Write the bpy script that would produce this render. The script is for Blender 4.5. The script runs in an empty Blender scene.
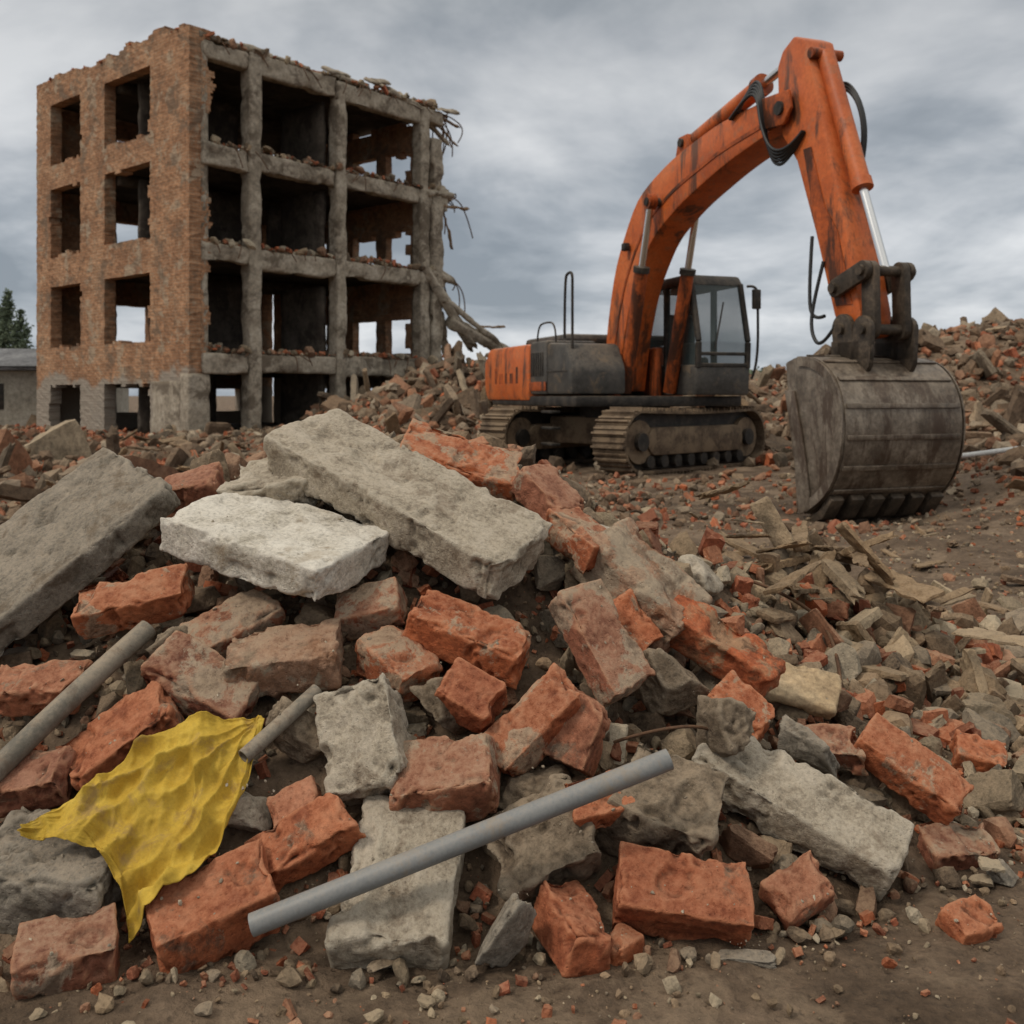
import bpy, bmesh, math, random
import numpy as np
from mathutils import Vector, Matrix
from mathutils.bvhtree import BVHTree
rng=np.random.default_rng(11); random.seed(11)
S=bpy.context.scene
COL=S.collection
S.view_settings.view_transform='Standard'; S.view_settings.look='None'
S.view_settings.exposure=0
# ------------------------------------------------------------ noise
def _h(a,b,c):
    n=(a*374761393+b*668265263+c*2147483647*7)&0xffffffff
    n=((n^(n>>13))*1274126177)&0xffffffff
    n=n^(n>>16)
    return (n&0xffff)/65535.0
def vn3(x,y,z):
    xi=np.floor(x).astype(np.int64);yi=np.floor(y).astype(np.int64);zi=np.floor(z).astype(np.int64)
    xf=x-xi;yf=y-yi;zf=z-zi
    sx=xf*xf*(3-2*xf);sy=yf*yf*(3-2*yf);sz=zf*zf*(3-2*zf)
    def L(a,b,t): return a+(b-a)*t
    return L(L(L(_h(xi,yi,zi),_h(xi+1,yi,zi),sx),L(_h(xi,yi+1,zi),_h(xi+1,yi+1,zi),sx),sy),
             L(L(_h(xi,yi,zi+1),_h(xi+1,yi,zi+1),sx),L(_h(xi,yi+1,zi+1),_h(xi+1,yi+1,zi+1),sx),sy),sz)
def fbm(x,y,z=None,o=4):
    if z is None: z=np.zeros_like(x)
    s=0;a=.5;t=0
    for i in range(o):
        s=s+a*vn3(x+17.3*i,y+5.1*i,z+9.7*i);t+=a;a*=.5;x=x*2.03;y=y*2.03;z=z*2.03
    return s/t-.5
# ------------------------------------------------------------ terrain
TX=[-3.2,-2.2,-1.65,-1.13,-.45,0,.3,.66,1.0,1.4,2.0]
TB=[2.6,2.3,2.15,2.05,2.08,2.1,2.12,2.2,2.4,2.7,3.2]
TC=[3.3,3.3,3.3,3.35,3.35,3.35,3.4,3.5,3.7,3.8,4.0]
TZ=[0,.25,.50,.80,.98,.92,.73,.54,.40,.25,0]
def mound(x,y):
    Yb=np.interp(x,TX,TB);Yc=np.interp(x,TX,TC);zc=np.interp(x,TX,TZ)
    f=(y-Yb)/(Yc-Yb); b=1-(y-Yc-.15)/(zc*1.15+.05)
    return zc*np.clip(np.minimum(f,b),0,1)
G=[(-1.6,29.5,2.6,2.2,1.5),(3.5,31,4.5,2.5,1.0),(15.5,27,5.0,3.2,2.5),(9.6,25,2.6,2.6,.8),(9.6,15.5,2.2,2.6,.75),(6.6,11.3,1.2,1.5,.30),
   (-13,20,5,3,.05),(-8,15,4,2,.12),(-1.5,23,2.0,2.2,.45),(-1,36,5,2,.7),(24,34,9,5,2.6),(6.6,20,1.8,1.5,.5),(3.0,21.5,2.2,1.2,.3)]
def H(x,y):
    x=np.asarray(x,float);y=np.asarray(y,float)
    h=mound(x,y)
    for cx,cy,sx,sy,a in G:
        h=h+a*np.exp(-((x-cx)/sx)**2/2-((y-cy)/sy)**2/2)
    far=np.exp(-np.maximum(np.hypot(x,y)-60,0)/60)
    r=np.clip((y-4)/8,0,1)*far
    calm=1-.85*np.exp(-((x-2.6)/3.2)**2-((y-13)/5.0)**2)
    calm=calm*np.where(x<-3,.55,1)
    h=h+r*calm*(fbm(x*.8,y*.8,o=4)*.5)+fbm(x*3.1,y*3.1,o=4)*(.06+.10*r)*calm
    h=h+np.clip((y-3.4)/2,0,1)*far*fbm(x*4.3+7,y*4.3,o=4)*.09
    h=h-.20*np.exp(-((x-3.75)/1.05)**2-((y-10.2)/1.1)**2)-.08*r*(x<-3)
    return h
# ------------------------------------------------------------ mesh helpers
def mesh_np(name,V,F,mat,parent=None,smooth=False,colors=None):
    me=bpy.data.meshes.new(name)
    n=len(V);m=len(F);k=F.shape[1]
    me.vertices.add(n);me.vertices.foreach_set('co',np.ascontiguousarray(V,dtype=np.float32).ravel())
    me.loops.add(m*k);me.loops.foreach_set('vertex_index',np.ascontiguousarray(F,dtype=np.int32).ravel())
    me.polygons.add(m);me.polygons.foreach_set('loop_start',np.arange(0,m*k,k,dtype=np.int32))
    me.update(calc_edges=True)
    me.polygons.foreach_set('use_smooth',np.full(m,smooth))
    if colors is not None:
        a=me.color_attributes.new('Col','FLOAT_COLOR','POINT')
        c=np.ones((n,4),dtype=np.float32);c[:,:3]=colors
        a.data.foreach_set('color',c.ravel())
    me.materials.append(mat)
    ob=bpy.data.objects.new(name,me);COL.objects.link(ob)
    if parent: ob.parent=parent
    return ob
def boxgrid(dx,dy,dz,res):
    hx,hy,hz=dx/2,dy/2,dz/2
    Vs=[];Fs=[];off=0
    def face(a,b,na,nb,fn,flip):
        nonlocal off
        A,B=np.meshgrid(np.linspace(-a,a,na+1),np.linspace(-b,b,nb+1),indexing='ij')
        P=fn(A.ravel(),B.ravel());Vs.append(P)
        i,j=np.meshgrid(np.arange(na),np.arange(nb),indexing='ij');i=i.ravel();j=j.ravel()
        q=np.stack([i*(nb+1)+j,(i+1)*(nb+1)+j,(i+1)*(nb+1)+j+1,i*(nb+1)+j+1],1)+off
        if flip:q=q[:,::-1]
        Fs.append(q);off+=len(P)
    nx=max(2,int(round(dx/res)));ny=max(2,int(round(dy/res)));nz=max(2,int(round(dz/res)))
    o=np.ones_like
    face(hx,hy,nx,ny,lambda a,b:np.stack([a,b,o(a)*hz],1),False)
    face(hx,hy,nx,ny,lambda a,b:np.stack([a,b,-o(a)*hz],1),True)
    face(hx,hz,nx,nz,lambda a,b:np.stack([a,-o(a)*hy,b],1),False)
    face(hx,hz,nx,nz,lambda a,b:np.stack([a,o(a)*hy,b],1),True)
    face(hy,hz,ny,nz,lambda a,b:np.stack([o(a)*hx,a,b],1),False)
    face(hy,hz,ny,nz,lambda a,b:np.stack([-o(a)*hx,a,b],1),True)
    V=np.concatenate(Vs);F=np.concatenate(Fs)
    key=np.round(V/1e-5).astype(np.int64)
    _,idx,inv=np.unique(key,axis=0,return_index=True,return_inverse=True)
    return V[idx],inv.reshape(-1)[F]
def blockgeo(L,W,T,res=.01,r0=.006,rc=.03,amp=.004,freq=14,broken=.0,seed=0,chipf=10,gouge=0.,fine=0.):
    V,F=boxgrid(L,W,T,res)
    h=np.array([L,W,T])/2
    s=seed*13.7
    n=fbm(V[:,0]*chipf+s,V[:,1]*chipf+s*.7,V[:,2]*chipf,o=4)+.5
    r=r0+rc*np.clip((n-.47)*4,0,1)**1.2
    r=np.minimum(r,h.min()*.95)
    hh=h[None,:]-r[:,None]
    q=np.clip(V,-hh,hh);d=V-q;ln=np.linalg.norm(d,axis=1)+1e-9
    P=q+d/ln[:,None]*(r*np.where((np.abs(d)>1e-6).sum(1)>1,.84,1.))[:,None]
    dirn=d/ln[:,None]
    f=freq
    P=P+dirn*(amp*2.2*fbm(V[:,0]*f+s,V[:,1]*f,V[:,2]*f+s,o=5))[:,None]
    if gouge>0:
        g=np.clip(fbm(V[:,0]*chipf*.9+s*2,V[:,1]*chipf*.9+3,V[:,2]*chipf*.9+s,o=4)-.08,0,.09)/.09
        P=P-dirn*(gouge*g)[:,None]
    if fine>0:
        P=P+dirn*(fine*(fbm(V[:,0]*70+s,V[:,1]*70,V[:,2]*70,o=3)))[:,None]
    P=P+np.stack([fbm(V[:,0]*3+s+k*9,V[:,1]*3,V[:,2]*3,o=2) for k in range(3)],1)*amp*2
    if broken>0:
        e=np.clip((V[:,0]/h[0]+1)/2,0,1)**3
        b=np.abs(fbm(V[:,1]*9+s,V[:,2]*9,V[:,0]*0+s,o=4))*2.5+ (V[:,1]/h[1])*.25*(1 if seed%2 else -1)+.25
        P[:,0]-=e*b*broken*L
    return P,F
HEROES=[]
def orient(l,n):
    x=Vector(l).normalized();z=Vector(n);z=(z-x*z.dot(x)).normalized();y=z.cross(x)
    return Matrix((x,y,z)).transposed()
_sd=[0]
def block(name,c,l,n,L,W,T,mat,res=.009,parent=None,hero=True,**k):
    _sd[0]+=1
    V,F=blockgeo(L,W,T,res=res,seed=_sd[0],**k)
    ob=mesh_np(name,V,F,mat,parent,smooth=True)
    R=orient(l,n)
    ob.matrix_local=Matrix.Translation(c)@R.to_4x4()
    if hero: HEROES.append((np.array(c),np.array(R),np.array([L,W,T])/2))
    return ob
# ------------------------------------------------------------ materials
def ramp(nt,stops,interp='LINEAR'):
    r=nt.nodes.new('ShaderNodeValToRGB');cr=r.color_ramp;cr.interpolation=interp
    while len(cr.elements)<len(stops):cr.elements.new(.5)
    for e,(p,c) in zip(cr.elements,stops):
        e.position=p;e.color=(c,c,c,1) if not hasattr(c,'__len__') else (*c,1)
    return r
def ramp_out(nt,fac,stops):
    r=ramp(nt,stops);nt.links.new(fac,r.inputs[0]);return r.outputs[0]
def mixc(nt,fac,a,b,mode='MIX'):
    m=nt.nodes.new('ShaderNodeMix');m.data_type='RGBA';m.blend_type=mode;m.clamp_factor=True
    for sock,v in ((m.inputs[0],fac),(m.inputs[6],a),(m.inputs[7],b)):
        if isinstance(v,bpy.types.NodeSocket): nt.links.new(v,sock)
        else: sock.default_value=v if not hasattr(v,'__len__') else (*v,1)
    return m.outputs[2]
def noise(nt,vec,scale,detail=6,rough=.6,dist=0.):
    n=nt.nodes.new('ShaderNodeTexNoise');n.inputs['Scale'].default_value=scale;n.inputs['Detail'].default_value=detail
    n.inputs['Roughness'].default_value=rough;n.inputs['Distortion'].default_value=dist
    nt.links.new(vec,n.inputs['Vector']);return n.outputs['Fac']
def math_(nt,op,a,b=0.,c=None):
    m=nt.nodes.new('ShaderNodeMath');m.operation=op
    for i,v in enumerate((a,b,c)):
        if v is None: continue
        if isinstance(v,bpy.types.NodeSocket): nt.links.new(v,m.inputs[i])
        else: m.inputs[i].default_value=v
    return m.outputs[0]
def surf(name,c1,c2,c3,s=6,rough=.9,bump=.7,bs=60,dist=.004,patch=None,ps=6,pt=.55,pk=.85,stain=None,ss=3,st=.55,sw=.08,dust=None,du=.5,
         attr=False,pits=0,edge=None,metal=0.,brickwall=False,spec=.25,spk=.8,streak=False,vary=False):
    m=bpy.data.materials.new(name);m.use_nodes=True;nt=m.node_tree
    b=nt.nodes['Principled BSDF'];b.inputs['Specular IOR Level'].default_value=spec
    b.inputs['Metallic'].default_value=metal
    tc=nt.nodes.new('ShaderNodeTexCoord');oi=nt.nodes.new('ShaderNodeObjectInfo')
    va=nt.nodes.new('ShaderNodeVectorMath');va.operation='ADD'
    cx=math_(nt,'MULTIPLY',oi.outputs['Random'],37.)
    nt.links.new(tc.outputs['Object'],va.inputs[0])
    if not brickwall and not attr: nt.links.new(cx,va.inputs[1])
    vec=va.outputs[0]
    n1=noise(nt,vec,s,7,.72)
    if attr:
        at=nt.nodes.new('ShaderNodeAttribute');at.attribute_name='Col'
        col=at.outputs['Color']
        col=mixc(nt,1.,col,ramp_out(nt,n1,[(.3,.6),(.5,.98),(.68,1.35)]),'MULTIPLY')
    else:
        col=ramp_out(nt,n1,[(.36,c1),(.5,c2),(.64,c3)])
    rv=None
    if vary:
        rv=math_(nt,'FRACT',math_(nt,'MULTIPLY',oi.outputs['Random'],91.7))
        col=mixc(nt,1.,col,ramp_out(nt,oi.outputs['Random'],[(0.,(.72,.70,.74)),(.3,(.92,1.,1.05)),(.6,(1.06,1.02,.95)),(.8,(.86,.95,1.05)),(1.,(1.2,1.15,1.05))]),'MULTIPLY')
    if brickwall:
        sep=nt.nodes.new('ShaderNodeSeparateXYZ');nt.links.new(tc.outputs['Object'],sep.inputs[0])
        xy=math_(nt,'ADD',sep.outputs[0],sep.outputs[1])
        cb=nt.nodes.new('ShaderNodeCombineXYZ');nt.links.new(xy,cb.inputs[0]);nt.links.new(sep.outputs[2],cb.inputs[1])
        br=nt.nodes.new('ShaderNodeTexBrick');nt.links.new(cb.outputs[0],br.inputs['Vector'])
        br.inputs['Scale'].default_value=1;br.inputs['Brick Width'].default_value=.26;br.inputs['Row Height'].default_value=.085
        br.inputs['Mortar Size'].default_value=.010;br.inputs['Mortar Smooth'].default_value=.3
        br.inputs['Color1'].default_value=(.80,.77,.74,1);br.inputs['Color2'].default_value=(1.16,1.12,1.08,1);br.inputs['Mortar'].default_value=(.95,1.15,1.3,1)
        col=mixc(nt,1.,col,br.outputs['Color'],'MULTIPLY')
    n2=noise(nt,vec,bs,6,.75)
    col=mixc(nt,spk,col,ramp_out(nt,n2,[(.33,.5),(.5,1.),(.66,1.35)]),'MULTIPLY')
    if patch is not None:
        n3=noise(nt,vec,ps,7,.72,.3)
        if rv is not None: n3=math_(nt,'ADD',n3,math_(nt,'MULTIPLY',math_(nt,'SUBTRACT',rv,.5),.16))
        f=ramp_out(nt,n3,[(pt-.015,0.),(pt+.03,pk)])
        pc=mixc(nt,spk*.7,patch,ramp_out(nt,n2,[(.33,.55),(.66,1.3)]),'MULTIPLY')
        col=mixc(nt,f,col,pc)
    if stain is not None:
        sv=vec
        if streak:
            vm=nt.nodes.new('ShaderNodeVectorMath');vm.operation='MULTIPLY';vm.inputs[1].default_value=(1.,1.,.22);nt.links.new(vec,vm.inputs[0]);sv=vm.outputs[0]
        n4=noise(nt,sv,ss,7,.74,.4)
        f=ramp_out(nt,n4,[(st,0.),(st+sw,.85)])
        col=mixc(nt,f,col,stain)
    if brickwall:
        n6=noise(nt,vec,.7,5,.6)
        hz=math_(nt,'ADD',sep.outputs[2],math_(nt,'MULTIPLY',n6,2.4))
        col=mixc(nt,ramp_out(nt,math_(nt,'MULTIPLY',hz,.2),[(.55,.9),(.59,0.)]),col,(.29,.255,.21))
    geo=nt.nodes.new('ShaderNodeNewGeometry')
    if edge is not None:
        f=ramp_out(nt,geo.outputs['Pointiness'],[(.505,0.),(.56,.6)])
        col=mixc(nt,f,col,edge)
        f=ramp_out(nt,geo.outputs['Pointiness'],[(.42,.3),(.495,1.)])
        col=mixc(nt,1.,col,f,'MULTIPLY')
    if dust is not None:
        sp=nt.nodes.new('ShaderNodeSeparateXYZ');nt.links.new(geo.outputs['Normal'],sp.inputs[0])
        f=math_(nt,'MULTIPLY',math_(nt,'MAXIMUM',sp.outputs[2],0.),ramp_out(nt,math_(nt,'MULTIPLY',math_(nt,'ADD',n1,n2),.5),[(.42,.05),(.58,1.)]))
        f=math_(nt,'MULTIPLY',f,du)
        if rv is not None: f=math_(nt,'MULTIPLY',f,math_(nt,'ADD',rv,.55))
        col=mixc(nt,f,col,dust)
    nt.links.new(col,b.inputs['Base Color'])
    rr=ramp(nt,[(.3,max(0,rough-.12)),(.7,min(1,rough+.08))]);nt.links.new(n2,rr.inputs[0]);nt.links.new(rr.outputs[0],b.inputs['Roughness'])
    h=math_(nt,'ADD',math_(nt,'MULTIPLY',n2,.8),math_(nt,'MULTIPLY',n1,.9))
    if pits:
        v=nt.nodes.new('ShaderNodeTexVoronoi');v.inputs['Scale'].default_value=pits;nt.links.new(vec,v.inputs['Vector'])
        h=math_(nt,'ADD',h,ramp_out(nt,v.outputs['Distance'],[(.08,0.),(.22,.3)]))
    if brickwall: h=math_(nt,'SUBTRACT',h,br.outputs['Fac'])
    bp=nt.nodes.new('ShaderNodeBump');bp.inputs['Strength'].default_value=bump;bp.inputs['Distance'].default_value=dist
    nt.links.new(h,bp.inputs['Height']);nt.links.new(bp.outputs[0],b.inputs['Normal'])
    return m
DUST=(.34,.255,.17)
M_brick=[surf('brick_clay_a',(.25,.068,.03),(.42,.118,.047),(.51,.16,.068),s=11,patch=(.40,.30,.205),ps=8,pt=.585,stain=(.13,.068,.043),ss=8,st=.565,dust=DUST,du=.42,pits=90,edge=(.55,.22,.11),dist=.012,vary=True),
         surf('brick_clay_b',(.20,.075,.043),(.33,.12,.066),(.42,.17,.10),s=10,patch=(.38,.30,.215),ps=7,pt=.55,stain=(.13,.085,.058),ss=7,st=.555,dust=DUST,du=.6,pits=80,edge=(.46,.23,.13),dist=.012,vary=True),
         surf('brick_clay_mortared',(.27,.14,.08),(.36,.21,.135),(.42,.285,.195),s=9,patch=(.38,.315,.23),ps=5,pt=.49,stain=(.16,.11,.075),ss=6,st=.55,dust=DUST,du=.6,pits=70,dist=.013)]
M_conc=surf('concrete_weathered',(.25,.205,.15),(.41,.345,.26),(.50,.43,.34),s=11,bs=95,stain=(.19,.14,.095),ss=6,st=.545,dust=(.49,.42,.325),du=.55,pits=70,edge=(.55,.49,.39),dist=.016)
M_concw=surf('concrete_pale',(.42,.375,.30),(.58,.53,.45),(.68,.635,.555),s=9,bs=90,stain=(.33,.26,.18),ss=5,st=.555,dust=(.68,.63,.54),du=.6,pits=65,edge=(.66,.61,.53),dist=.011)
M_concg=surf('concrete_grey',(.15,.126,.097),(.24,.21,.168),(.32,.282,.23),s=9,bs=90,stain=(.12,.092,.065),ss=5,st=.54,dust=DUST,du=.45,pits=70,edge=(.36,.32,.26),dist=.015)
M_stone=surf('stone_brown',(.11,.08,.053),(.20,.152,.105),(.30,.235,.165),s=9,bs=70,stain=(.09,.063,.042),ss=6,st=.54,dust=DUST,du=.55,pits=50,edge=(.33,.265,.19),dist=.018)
M_rubble=surf('rubble_mixed',None,None,None,s=16,attr=True,bs=90,dust=(.28,.205,.13),du=.6,pits=60,dist=.010)
M_rubfar=surf('rubble_far',None,None,None,s=3,attr=True,bs=16,dust=(.23,.16,.10),du=.55,dist=.03)
M_ground=surf('dirt',(.09,.06,.038),(.155,.107,.07),(.225,.16,.107),s=2.6,bs=34,patch=(.26,.187,.123),ps=1.3,pt=.54,pk=.7,stain=(.066,.045,.03),ss=.7,st=.52,sw=.12,pits=30,dist=.026,bump=1.)
M_wall=surf('brick_wall',(.24,.125,.07),(.345,.185,.102),(.41,.245,.145),s=.9,bs=7,stain=(.17,.118,.08),ss=1.0,st=.53,patch=(.37,.295,.21),ps=1.2,pt=.56,pk=.75,dist=.02,brickwall=True)
M_bconc=surf('building_concrete',(.21,.175,.132),(.34,.29,.225),(.44,.385,.31),s=1.6,bs=9,stain=(.12,.093,.067),ss=1.2,st=.52,dist=.035,dust=(.26,.2,.13),du=.5)
M_bdark=surf('interior_shade',(.05,.04,.031),(.08,.066,.052),(.12,.10,.08),s=.7,bs=6,stain=(.035,.027,.022),ss=.6,st=.5,dist=.02)  # deep-interior shade put into the colour of inner slabs, columns and partitions
M_wood=surf('weathered_wood',(.12,.075,.045),(.22,.145,.09),(.30,.21,.13),s=12,bs=60,stain=(.08,.05,.035),ss=5,st=.55,dist=.006)
M_woodr=surf('painted_wood',(.26,.07,.03),(.42,.12,.05),(.44,.21,.11),s=14,bs=70,patch=(.34,.22,.13),ps=9,pt=.54,stain=(.09,.05,.03),ss=8,st=.54,dist=.012)
M_pvc=surf('grey_pvc',(.185,.19,.188),(.21,.217,.215),(.235,.242,.24),s=5,bs=120,rough=.5,bump=.08,spk=.25,stain=(.25,.20,.145),ss=11,st=.56,sw=.15,dust=(.29,.23,.165),du=.5,dist=.001,spec=.4)
M_pipe2=surf('dirty_conduit',(.14,.125,.10),(.20,.18,.145),(.25,.22,.175),s=9,bs=80,rough=.7,bump=.3,spk=.4,stain=(.13,.10,.075),ss=8,st=.53,dust=DUST,du=.6,dist=.003)
M_cloth=surf('yellow_tarp',(.40,.255,.035),(.49,.325,.045),(.55,.38,.065),s=6,bs=160,rough=.78,bump=.35,spk=.3,stain=(.28,.18,.07),ss=8,st=.56,sw=.12,dist=.004,spec=.2)
M_orange=surf('orange_paint',(.42,.088,.02),(.55,.122,.026),(.61,.155,.038),s=1.4,bs=22,rough=.52,bump=.12,spk=.45,stain=(.055,.032,.02),ss=2.8,st=.535,sw=.08,patch=(.36,.14,.065),ps=5,pt=.575,pk=.55,dust=(.3,.2,.13),du=.5,dist=.008,spec=.4,streak=True)
M_orangeD=surf('orange_paint_grimy',(.20,.05,.018),(.36,.08,.02),(.48,.105,.025),s=3,bs=20,rough=.55,bump=.2,stain=(.03,.02,.014),ss=2.6,st=.47,dist=.01,streak=True)
M_steel=surf('bucket_steel',(.085,.064,.046),(.165,.132,.10),(.27,.225,.175),s=3,bs=26,rough=.5,bump=.35,stain=(.065,.04,.026),ss=3.4,st=.50,dist=.012,metal=.3,spec=.5,dust=(.30,.23,.16),du=.5,streak=True)
M_black=surf('grimy_black_metal',(.018,.016,.014),(.034,.030,.026),(.07,.056,.043),s=4,bs=24,rough=.6,bump=.3,dust=(.15,.115,.08),du=.6,dist=.01)
M_dgrey=surf('dark_grey_paint',(.045,.042,.038),(.07,.066,.06),(.10,.09,.078),s=2.4,bs=22,rough=.5,bump=.14,spk=.5,stain=(.16,.12,.082),ss=3.4,st=.55,dust=(.22,.17,.12),du=.6,dist=.008)
M_track=surf('track_steel',(.075,.05,.033),(.135,.095,.062),(.20,.145,.095),s=3,bs=20,rough=.8,bump=.4,stain=(.21,.15,.095),ss=3,st=.48,dist=.015)
M_link=surf('greasy_linkage_steel',(.03,.024,.018),(.06,.046,.034),(.11,.082,.058),s=5,bs=30,rough=.55,bump=.35,dist=.01,dust=(.2,.15,.1),du=.5)
M_chrome=bpy.data.materials.new('chrome_rod');M_chrome.use_nodes=True
b=M_chrome.node_tree.nodes['Principled BSDF'];b.inputs['Metallic'].default_value=1;b.inputs['Base Color'].default_value=(.7,.7,.7,1);b.inputs['Roughness'].default_value=.22
M_rub=bpy.data.materials.new('rubber_hose');M_rub.use_nodes=True
b=M_rub.node_tree.nodes['Principled BSDF'];b.inputs['Base Color'].default_value=(.015,.015,.015,1);b.inputs['Roughness'].default_value=.5
M_rebar=surf('rusty_rebar',(.06,.035,.022),(.11,.06,.035),(.16,.09,.05),s=10,bs=60,dist=.003)
M_glass=bpy.data.materials.new('cab_glass');M_glass.use_nodes=True
nt=M_glass.node_tree;b=nt.nodes['Principled BSDF'];b.inputs['Base Color'].default_value=(.10,.13,.13,1);b.inputs['Roughness'].default_value=.06;b.inputs['Alpha'].default_value=.5
M_leaf=surf('foliage',(.07,.095,.06),(.11,.14,.09),(.16,.19,.12),s=.7,bs=6,dist=.01)
M_bark=surf('bark',(.07,.055,.04),(.1,.08,.06),(.14,.11,.085),s=4,bs=20)
M_shed=surf('shed_render',(.28,.25,.2),(.36,.33,.27),(.42,.38,.32),s=.7,bs=6)
M_roof=surf('shed_roofing',(.10,.10,.10),(.15,.15,.155),(.2,.2,.2),s=1,bs=8)
M_white=surf('white_plastic',(.5,.5,.48),(.6,.6,.58),(.68,.67,.65),s=3,bs=30,spk=.3)
# ------------------------------------------------------------ ground sheet
n=640;b_=8.;a_=1600/(math.exp(b_)-1)
t=np.linspace(-1,1,n+1);w=np.sign(t)*a_*(np.exp(b_*np.abs(t))-1)
gx,gy=np.meshgrid(w,w+3.2,indexing='ij')
gx=gx.ravel();gy=gy.ravel()
gz=H(gx,gy)+fbm(gx*22,gy*22,o=3)*.024*np.clip(1-(np.hypot(gx,gy-3)-6)/6,0,1)
i,j=np.meshgrid(np.arange(n),np.arange(n),indexing='ij');i=i.ravel();j=j.ravel()
F=np.stack([i*(n+1)+j,(i+1)*(n+1)+j,(i+1)*(n+1)+j+1,i*(n+1)+j+1],1)
ground=mesh_np('ground',np.stack([gx,gy,gz],1),F,M_ground,smooth=True)
# ------------------------------------------------------------ chunk templates
def ico(sub):
    bm=bmesh.new();bmesh.ops.create_icosphere(bm,subdivisions=sub,radius=1)
    V=np.array([v.co[:] for v in bm.verts]);Fc=np.array([[v.index for v in f.verts] for f in bm.faces]);bm.free();return V,Fc
def rock_t(sub,seed,amp=.05,np_=11):
    r=np.random.default_rng(seed);V,Fc=ico(sub)
    N=r.normal(size=(np_,3));N/=np.linalg.norm(N,axis=1)[:,None]
    D=r.uniform(.45,.95,np_)
    N=np.concatenate([N,np.eye(3),-np.eye(3)]);D=np.concatenate([D,r.uniform(.6,.95,6)])
    dt=V@N.T;rad=np.where(dt>.05,D[None,:]/np.maximum(dt,.05),9).min(1)
    rad=np.minimum(rad,1.3)
    P=V*rad[:,None]
    P*=(1+amp*3*fbm(P[:,0]*3+seed,P[:,1]*3,P[:,2]*3,o=4))[:,None]
    return P*np.array([1,r.uniform(.6,1),r.uniform(.45,.85)]),Fc
def tri(Fq): return np.concatenate([Fq[:,[0,1,2]],Fq[:,[0,2,3]]])
def brick_t(seed,res,frac):
    V,Fq=blockgeo(2*frac,1.0,.62,res=res,r0=.03,rc=.25,amp=.035,freq=2.2,broken=.22,seed=seed,chipf=1.6,gouge=.06)
    return V/1.0,tri(Fq)
T_hi=[rock_t(4,100+k,.07) for k in range(10)]
T_hib=[brick_t(200+k,.07,f) for k,f in enumerate((1.,.8,.6,.95,.7,.5))]
T_lo=[rock_t(2,300+k,.06,9) for k in range(12)]
T_vlo=[rock_t(1,400+k,.05,7) for k in range(12)]
T_lob=[brick_t(500+k,.33,f) for k,f in enumerate((1.,.8,.6,.5))]
T_slab=[]
for k in range(3):
    V,Fq=blockgeo(2,1.2,.3,res=.25,r0=.03,rc=.15,amp=.05,freq=2,broken=.2,seed=700+k,chipf=1.5);T_slab.append((V,tri(Fq)))
T_beam=[]
for k in range(3):
    V,Fq=blockgeo(2,.3,.24,res=.12,r0=.02,rc=.1,amp=.03,freq=2,broken=.2,seed=720+k,chipf=2);T_beam.append((V,tri(Fq)))
PAL=dict(brick=[(.40,.115,.048),(.33,.105,.055),(.37,.15,.08),(.26,.085,.045),(.44,.165,.085)],
 rock=[(.32,.255,.175),(.24,.185,.123),(.18,.13,.086),(.40,.34,.25),(.14,.10,.068),(.29,.215,.14),(.21,.175,.13),(.28,.16,.10)],
 mid=[(.35,.26,.165),(.26,.185,.113),(.20,.138,.087),(.44,.36,.25),(.16,.11,.068),(.32,.22,.135),(.25,.2,.145),(.34,.17,.10),(.38,.30,.20)],
 far=[(.25,.188,.127),(.18,.123,.08),(.13,.087,.056),(.33,.265,.19),(.105,.072,.048),(.25,.13,.078),(.20,.155,.11),(.29,.14,.078),(.16,.105,.066)],
 pale=[(.46,.40,.31),(.38,.32,.24),(.42,.36,.27)],
 wood=[(.28,.19,.11),(.18,.12,.07),(.34,.255,.165),(.14,.09,.055)])
def qrot(n):
    q=rng.normal(size=(n,4));q/=np.linalg.norm(q,axis=1)[:,None];w,x,y,z=q.T
    return np.stack([1-2*(y*y+z*z),2*(x*y-z*w),2*(x*z+y*w),2*(x*y+z*w),1-2*(x*x+z*z),2*(y*z-x*w),2*(x*z-y*w),2*(y*z+x*w),1-2*(x*x+y*y)],1).reshape(n,3,3)
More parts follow.
